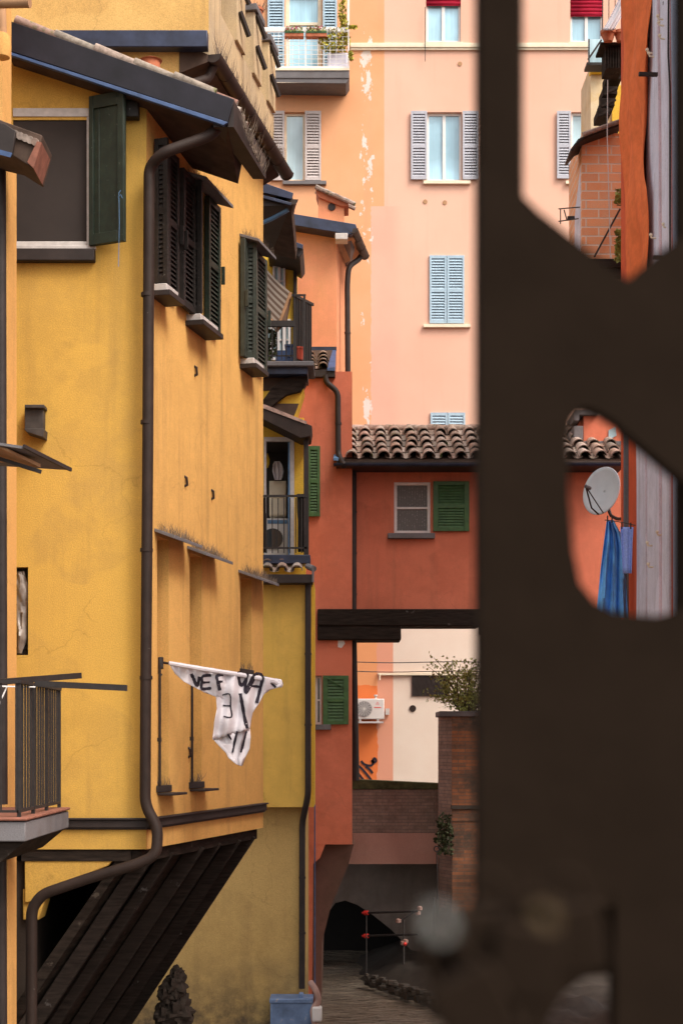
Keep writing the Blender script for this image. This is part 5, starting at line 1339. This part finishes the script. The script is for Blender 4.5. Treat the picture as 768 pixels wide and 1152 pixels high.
# dark brick toothing at the back corner
mb=MB()
for k in range(34):
    y=495+6*k; c=P(709.5+1.5*(R()-.5),y,24.9); w_=.035+.03*R(); mb.box(flat(c.y).sub(c.x,0,0),-w_,w_,c.z-.03,c.z+.025,-.1,.1)
mb.build('brick_toothing', mt['brick_d'], FH, smooth=False)
# orange drape
mb=MB(); vs=[]; nu,nv=26,40
for j in range(nv+1):
    v_=j/nv; y=-30+370*v_
    for i in range(nu+1):
        u=i/nu; xl=702.5-1.0*math.sin(v_*2.5); xr=728-4*max(0,math.sin((v_-.25)*7))*(1 if .2<v_<.65 else .3)+2*v_
        d_=.10+.04*math.sin(u*11+v_*5)+.025*math.sin(u*23-v_*9)+.02*math.sin(v_*17+u*4)
        px_=xl+(xr-xl)*u; uu=FF.u(px_,.10); Yc=FF.Y(px_,.10)
        vs.append(FF.pt(uu,(HY-y)/FP*Yc,d_))
mb.add(vs,[(j*(nu+1)+i,j*(nu+1)+i+1,(j+1)*(nu+1)+i+1,(j+1)*(nu+1)+i) for j in range(nv) for i in range(nu)])
o=mb.build('orange_drape', mt['orcloth']); sd=o.modifiers.new('s','SOLIDIFY'); sd.thickness=.012
tag(o,'long orange canvas drape hanging down beside the pale pilasters','drape')
# satellite dish
sd_=thing('satellite_dish', P(700,590,27.0),'pale blue satellite dish on a bent arm in front of the red wall','satellite dish')
c=P(675.5,552,27.0); 
nrm=Vector((-.70,-.68,.18)).normalized(); ax=nrm.cross(Vector((0,0,1))).normalized(); ay=ax.cross(nrm).normalized()
mb=MB(); vs=[]; seg=36; rings=8
for j in range(rings+1):
    rr_=j/rings
    for k in range(seg):
        a=2*math.pi*k/seg; vs.append(c+ax*math.cos(a)*.375*rr_+ay*math.sin(a)*.415*rr_+nrm*(.09*rr_*rr_-.09))
fs=[(j*seg+k,j*seg+(k+1)%seg,(j+1)*seg+(k+1)%seg,(j+1)*seg+k) for j in range(rings) for k in range(seg)]
mb.add(vs,fs); o=mb.build('reflector', mt['dish'], sd_); s_=o.modifiers.new('s','SOLIDIFY'); s_.thickness=.015
lnb=c+nrm*.42-ay*.05
mb=MB(); mb.tube([c-ay*.41,c-ay*.36+nrm*.20,lnb],.014,8); mb.tube([c-ax*.1-ay*.4,lnb],.01,6); fa=mb.build('feed_arm', mt['brown'], sd_)
mb=MB(); mb.tube([lnb,lnb-nrm*.12],.032,10); mb.build('receiver', mt['slab'], sd_)
mb=MB(); mb.tube(bent([c-nrm*.13,P(683,568,27.1),P(686,580,27.0),P(694,584,26.6),P(710,583,25.3)],.1),.028,10); mb.lathe(c-nrm*.24,[(.03,-.07),(.06,-.06),(.06,.06),(.03,.07)],10); mb.build('mount', mt['brown_d'], sd_)
# laundry
def cloth(name,lab,cat,rows,Y,mat,amp=.05,fold=18,ph=0):
    mb=MB(); nc=22; vs=[]; rr=[]
    for i in range(len(rows)-1):
        for k in range(5):
            t=k/5; rr.append([rows[i][s]*(1-t)+rows[i+1][s]*t for s in range(3)])
    rr.append(rows[-1])
    for (y,l,r_) in rr:
        for k in range(nc+1):
            t=k/nc; x=l+(r_-l)*t; vs.append(P(x,y,Y+amp*math.sin(t*fold+ph+y*.01)+amp*.4*math.sin(t*fold*2.3+y*.04)))
    mb.add(vs,[(j*(nc+1)+k,j*(nc+1)+k+1,(j+1)*(nc+1)+k+1,(j+1)*(nc+1)+k) for j in range(len(rr)-1) for k in range(nc)])
    o=mb.build(name, mat); s=o.modifiers.new('s','SOLIDIFY'); s.thickness=.008
    return tag(o,lab,cat)
cloth('blue_dress','long bright blue dress hanging under the satellite dish','laundry',[(585,682,689),(600,680,697),(615,678,701),(640,675,703),(695,670,706)],24.4,mt['bluecloth'],.07,20)
cloth('blue_towel','periwinkle towel pegged up right of the blue dress','laundry',[(593,697,712),(610,698,711),(645,700,710)],23.6,mt['towel'],.02,10)
ll=thing('clothes_line',P(695,588,25.4),'short clothes line with dark pegs above the blue laundry','clothes line')
mb=MB(); mb.tube([P(680,585,24.4),P(696,587,24.0),P(714,591,23.5)],.008,6); mb.build('line', mt['iron'], ll)
for (x,y) in ((683,584),(688,585),(699,592),(709,592)):
    mb=MB(); mb.boxpx(flat(23.4),x-.7,y-4,x+.7,y+3,-.02,0); mb.build('peg', mt['iron'], ll)

cloth('hanging_cloth','white bundled cloth hanging inside the lower balcony doorway','cloth',[(519,309,314),(523,307,317),(530,306.5,319),(536,308,318),(540,309,316)],YB+.75,mt['whitecloth'],.04,13)
# ================================================================== RIGHT: brick extension G, yellow house H
GF=flat(26.6)
G=thing('brick_extension', GF.pt(GF.u(676),GF.z(676,330),-.5),'raw orange hollow-brick extension under a small tiled roof, high on the right','extension')
mb=MB(); mb.boxpx(GF,654,150,700,291,-1.5,0); mb.build('brick_wall', mt['brick_o'], G, smooth=False)
mb=MB(); mb.hexa([P(645,330,27.4),P(654,330,26.62),P(654,330,27.9),P(646,330,27.9),P(647,172,27.4),P(654,158,26.62),P(654,158,27.9),P(647,172,27.9)]); mb.build('plaster_edge', mt['pale_strip'], G, smooth=False)
mb=MB(); mb.boxpx(flat(26.5),652,291,701,301,-1,0); mb.boxpx(flat(26.5),655,302,701,311,-1,-.03); mb.build('beam', mt['wood_h'], G, bev=.015)
mb=MB(); mb.boxpx(flat(26.7),660,312,701,345,-.8,0); mb.build('wood_infill', mt['soffit_t'], G)
mb=MB(); mb.prismpx(flat(26.3),[(641,168),(650,156),(660,151),(699,137),(699,140.5),(661,154.5),(652,159),(643,170)],-.7,0); mb.build('roof', mt['brown'], G, bev=.01)
mb=MB()
for k in range(4):
    a=P(655+k*11,151.5-k*4.0,26.25); b_=P(667+k*11,147-k*4.0,26.25); mb.tube([a,b_],[.04,.035],8); mb.tube([a+Vector((0,.25,0)),b_+Vector((0,.25,0))],[.04,.035],8)
mb.build('roof_tile', mt['tile'], G)
mb=MB(); mb.beam(P(668,289,26.5),P(697,235,26.5),.03,.03,up=Vector((0,1,0))); mb.build('prop', mt['brown_d'], G)
mb=MB(); mb.tube([P(628,235,27.3),P(652,233,26.8)],.01,6); mb.tube([P(628,249,27.3),P(650,246,26.8)],.01,6); mb.tube([P(630,235,27.3),P(630,252,27.3)],.01,6); mb.boxpx(flat(27.0),638,243,646,246,-.05,0); mb.tube([P(634,236,27.2),P(637,247,27.2)],.01,6)
mb.build('wire_bracket', mt['iron'], G)
mb=MB(); mb.tube([P(683,90,26.2),P(682.5,150,26.2),P(686,290,26.2)],.008,5); mb.build('rope', mt['greyframe'], G)
mb=MB()
for cy,n in ((222,60),(268,90),(285,90)):
    for i in range(n): mb.leaf(P(696+4*(R()-.5)*2,cy+ (R()-.5)*18,26.1),.09)
tag(mb.build('creeper', mt['leaf'], smooth=False),'small green creeper between the orange bricks and the drape','plant')
HF=flat(29.5)
Hh=thing('cream_house', HF.pt(HF.u(680),HF.z(680,330),-.5),'cream and yellow house with rickety wooden balconies behind the brick extension','house')
mb=MB(); mb.boxpx(HF,664,72,712,330,-1.2,0); mb.build('wall', mt['cream'], Hh, smooth=False)
mb=MB(); mb.boxpx(flat(29.3),664.5,74,684,79,-.3,0); mb.build('awning_box', mt['yellowthing'], Hh, bev=.02)
mb=MB(); mb.boxpx(flat(29.44),688,96,712,150,-.05,0); mb.build('yellow_panel', mt['yellow_b'], Hh)
F=flat(28.6)
for k,(x,y) in enumerate(((690,84),(686,101),(684,114),(680,125))):
    mb=MB(); mb.boxpx(flat(28.6+.0*k),x-8,y-4,x+9-k,y+5,-.5,0); mb.beam(P(x-8,y+6,28.5),P(x+8,y-2,28.5),.05,.05); mb.build('balcony_step', mt['wood_h'], Hh, bev=.01)
mb=MB(); mb.boxpx(flat(28.3),661,44,679,70,-.03,0); mb.build('glass_screen', mt['glass_l'], Hh)
mb=MB(); mb.boxpx(flat(28.25),659.5,70,680,73,-.3,0); mb.tube([P(662,44,28.2),P(662,72,28.2)],.015,6); mb.beam(P(661,67,28.1),P(676,45,28.1),.03,.03); mb.build('screen_frame', mt['iron'], Hh)
F=flat(27.6)
mb=MB(); mb.boxpx(F,675,47,702,50,-.5,.05); bs_=mb.build('balcony', mt['wood_h'], Hh, bev=.01)
mb=MB(); mb.boxpx(F,681,50,700,77,-.5,-.05)
for k in range(7): mb.boxpx(F,680+3*k,50,681+3*k,76,-.04,-.01)
mb.build('balcony_front', mt['wood_d'], bs_)
mb=MB()
for x in (677,684,691,698): mb.boxpx(flat(27.65),x,-20,x+.8,35,-.02,0)
mb.build('balcony_posts', mt['iron'], bs_)
pot=None
for k,(x,s,lab) in enumerate(((683.5,1.0,'wide terracotta trough pot on the wooden balcony, top right'),(697,.8,'smaller terracotta pot tucked behind the drape, top right'))):
    mb=MB(); c=P(x,47,27.5); mb.lathe(c,[(.075*s,0),(.115*s,.12),(.135*s,.13),(.135*s,.18),(.11*s,.18),(.10*s,.13)],16); tag(mb.build('terracotta_pot', mt['terra']),lab,'pot','pots on the wooden balcony')
cloth('white_sheet','white sheet slung diagonally on the wooden balcony, top right','laundry',[(-5,697,706),(10,690,703),(22,684,697),(34,677,690)],27.3,mt['whitecloth'],.05,9)

# ================================================================== FOREGROUND GRILLE
GY=1.0
def g(Y): return flat(Y)
gr=thing('iron_grille', P(620,1152,1.02),'blurred dark iron window grille filling the right foreground','grille')
mb=MB(); mb.boxpx(g(1.0),537,-300,589,1500,-.03,0); mb.build('vertical_bar', mt['grille'], gr, bev=.003)
mb=MB(); mb.prismpx(g(.985),[(540,180),(590,222),(606,238),(657,278),(685,302),(706,314),(742,282),(800,246),(860,230),(860,560),(768,540),(735,512),(702,484),(692,474),(672,462),(655,458),(644,470),(639,495),(640,560),(645,620),(652,655),(668,676),(692,690),(740,693),(768,684),(860,660),(860,1020),(540,1020)],-.02,0); mb.build('scroll_plate', mt['grille'], gr)
mb=MB(); mb.boxpx(g(1.02),765,-300,815,1500,-.03,0); mb.build('vertical_bar', mt['grille'], gr, bev=.003)
mb=MB(); mb.prismpx(g(.984),[(692,1000),(860,1000),(860,1300),(694,1300)],-.03,0); mb.prismpx(g(1.0),[(540,990),(700,990),(700,1094),(655,1100),(630,1120),(612,1152),(602,1300),(500,1300)],-.03,0); mb.build('lock_rail', mt['grille'], gr)
# padlocks clustered on the rail
def padlock(px,py,Y,w,rot,mat,lab):
    c=P(px,py,Y); h=w*1.1
    o=thing('padlock',c,lab,'padlock','padlocks hanging on the grille')
    ca,sa=math.cos(rot),math.sin(rot)
    def L(x,y,z): return c+Vector((x*ca-z*sa,y,x*sa+z*ca))
    pts=[]
    prof=[(-w/2,-h*.5),(-w*.42,-h*.58),(w*.42,-h*.58),(w/2,-h*.5),(w/2,h*.3),(w*.42,h*.38),(-w*.42,h*.38),(-w/2,h*.3)]
    mb=MB(); n=len(prof); vs=[L(x,-.008,z) for x,z in prof]+[L(x,.010,z) for x,z in prof]
    mb.add(vs,[tuple(range(n)),tuple(range(2*n-1,n-1,-1))]+[(i,i+n,(i+1)%n+n,(i+1)%n) for i in range(n)]); mb.build('body', mat, o, bev=.002)
    mb=MB(); mb.tube([L(-w*.3,0,h*.3)]+[L(-math.cos(a*math.pi/8)*w*.3,0,h*.55+math.sin(a*math.pi/8)*w*.3) for a in range(9)]+[L(w*.3,0,h*.3)],w*.07,8); mb.build('shackle', mat if mat is not mt['glintsteel'] else mt['steel'], o)
for i,(px,py,Y,w,rot,mm,lab) in enumerate((
  (512,1088,.60,.024,.25,'grille','dark padlock at the lower left end of the grille'),
  (488,1064,.62,.013,-.3,'grille','small dark padlock sticking out furthest left on the grille'),
  (548,1058,.58,.027,.1,'grille','large dark padlock hanging in front of the vertical bar'),
  (590,1074,.57,.025,-.2,'grille','dark padlock just right of the vertical bar'),
  (528,1128,.56,.026,.5,'grille','lowest dark padlock, tilted, at the bottom edge'),
  (640,1048,.58,.024,.15,'grille','dark padlock in the middle of the grille rail'),
  (492,1036,.30,.0024,.4,'glintsteel','small pale padlock shape added as a blurred glint at the left of the grille'),  # stand-in for an out-of-focus highlight
  (612,1030,.34,.0019,-.2,'brass','tiny brass-toned padlock shape added as a blurred glint on the grille rail'))):  # second highlight stand-in, far smaller than a real lock
    padlock(px,py,Y,w,rot,mt[mm],lab)

# ================================================================== LIGHT / WORLD / CAMERA
sc.world=bpy.data.worlds.new('World'); sc.world.use_nodes=True; wn=sc.world.node_tree
bg=wn.nodes['Background']; sky=wn.nodes.new('ShaderNodeTexSky'); sky.sky_type='NISHITA'; sky.sun_disc=False
EL,AZ=math.radians(52),math.radians(130)   # sun behind the viewer, to the right
sky.sun_elevation=EL; sky.sun_rotation=AZ; sky.dust_density=4; sky.ozone_density=.6; sky.air_density=1.0
hs=wn.nodes.new('ShaderNodeHueSaturation'); hs.inputs['Saturation'].default_value=.35
wn.links.new(sky.outputs[0],hs.inputs['Color'])
wm_=wn.nodes.new('ShaderNodeMix'); wm_.data_type='RGBA'; wm_.blend_type='MULTIPLY'; wm_.inputs[0].default_value=1
wm_.inputs[7].default_value=(1.06,1.0,.94,1)
wn.links.new(hs.outputs[0],wm_.inputs[6]); wn.links.new(wm_.outputs[2],bg.inputs['Color'])
bg.inputs['Strength'].default_value=.15
sl_=bpy.data.lights.new('sun','SUN'); sl_.energy=1.0; sl_.angle=math.radians(24); sl_.color=(1,.93,.84)
so=bpy.data.objects.new('sun',sl_); COL.objects.link(so)
dirv=Vector((math.sin(AZ)*math.cos(EL),math.cos(AZ)*math.cos(EL),math.sin(EL)))
so.rotation_euler=dirv.to_track_quat('Z','Y').to_euler(); so.location=(3,-5,20)
cam=bpy.data.cameras.new('camera'); co_=bpy.data.objects.new('camera',cam); COL.objects.link(co_); sc.camera=co_
co_.location=(0,0,0); co_.rotation_euler=(math.radians(90),0,0)
cam.sensor_fit='VERTICAL'; cam.sensor_height=36; cam.sensor_width=24; cam.lens=36*FP/1152
cam.shift_y=(HY-576)/1152; cam.clip_start=.05; cam.clip_end=2000
cam.dof.use_dof=True; cam.dof.focus_distance=23; cam.dof.aperture_fstop=6
sc.view_settings.view_transform='Standard'; sc.view_settings.look='None'; sc.view_settings.gamma=1; sc.view_settings.exposure=1.08
sc.cycles.max_bounces=8; sc.cycles.diffuse_bounces=4; sc.cycles.use_denoising=True
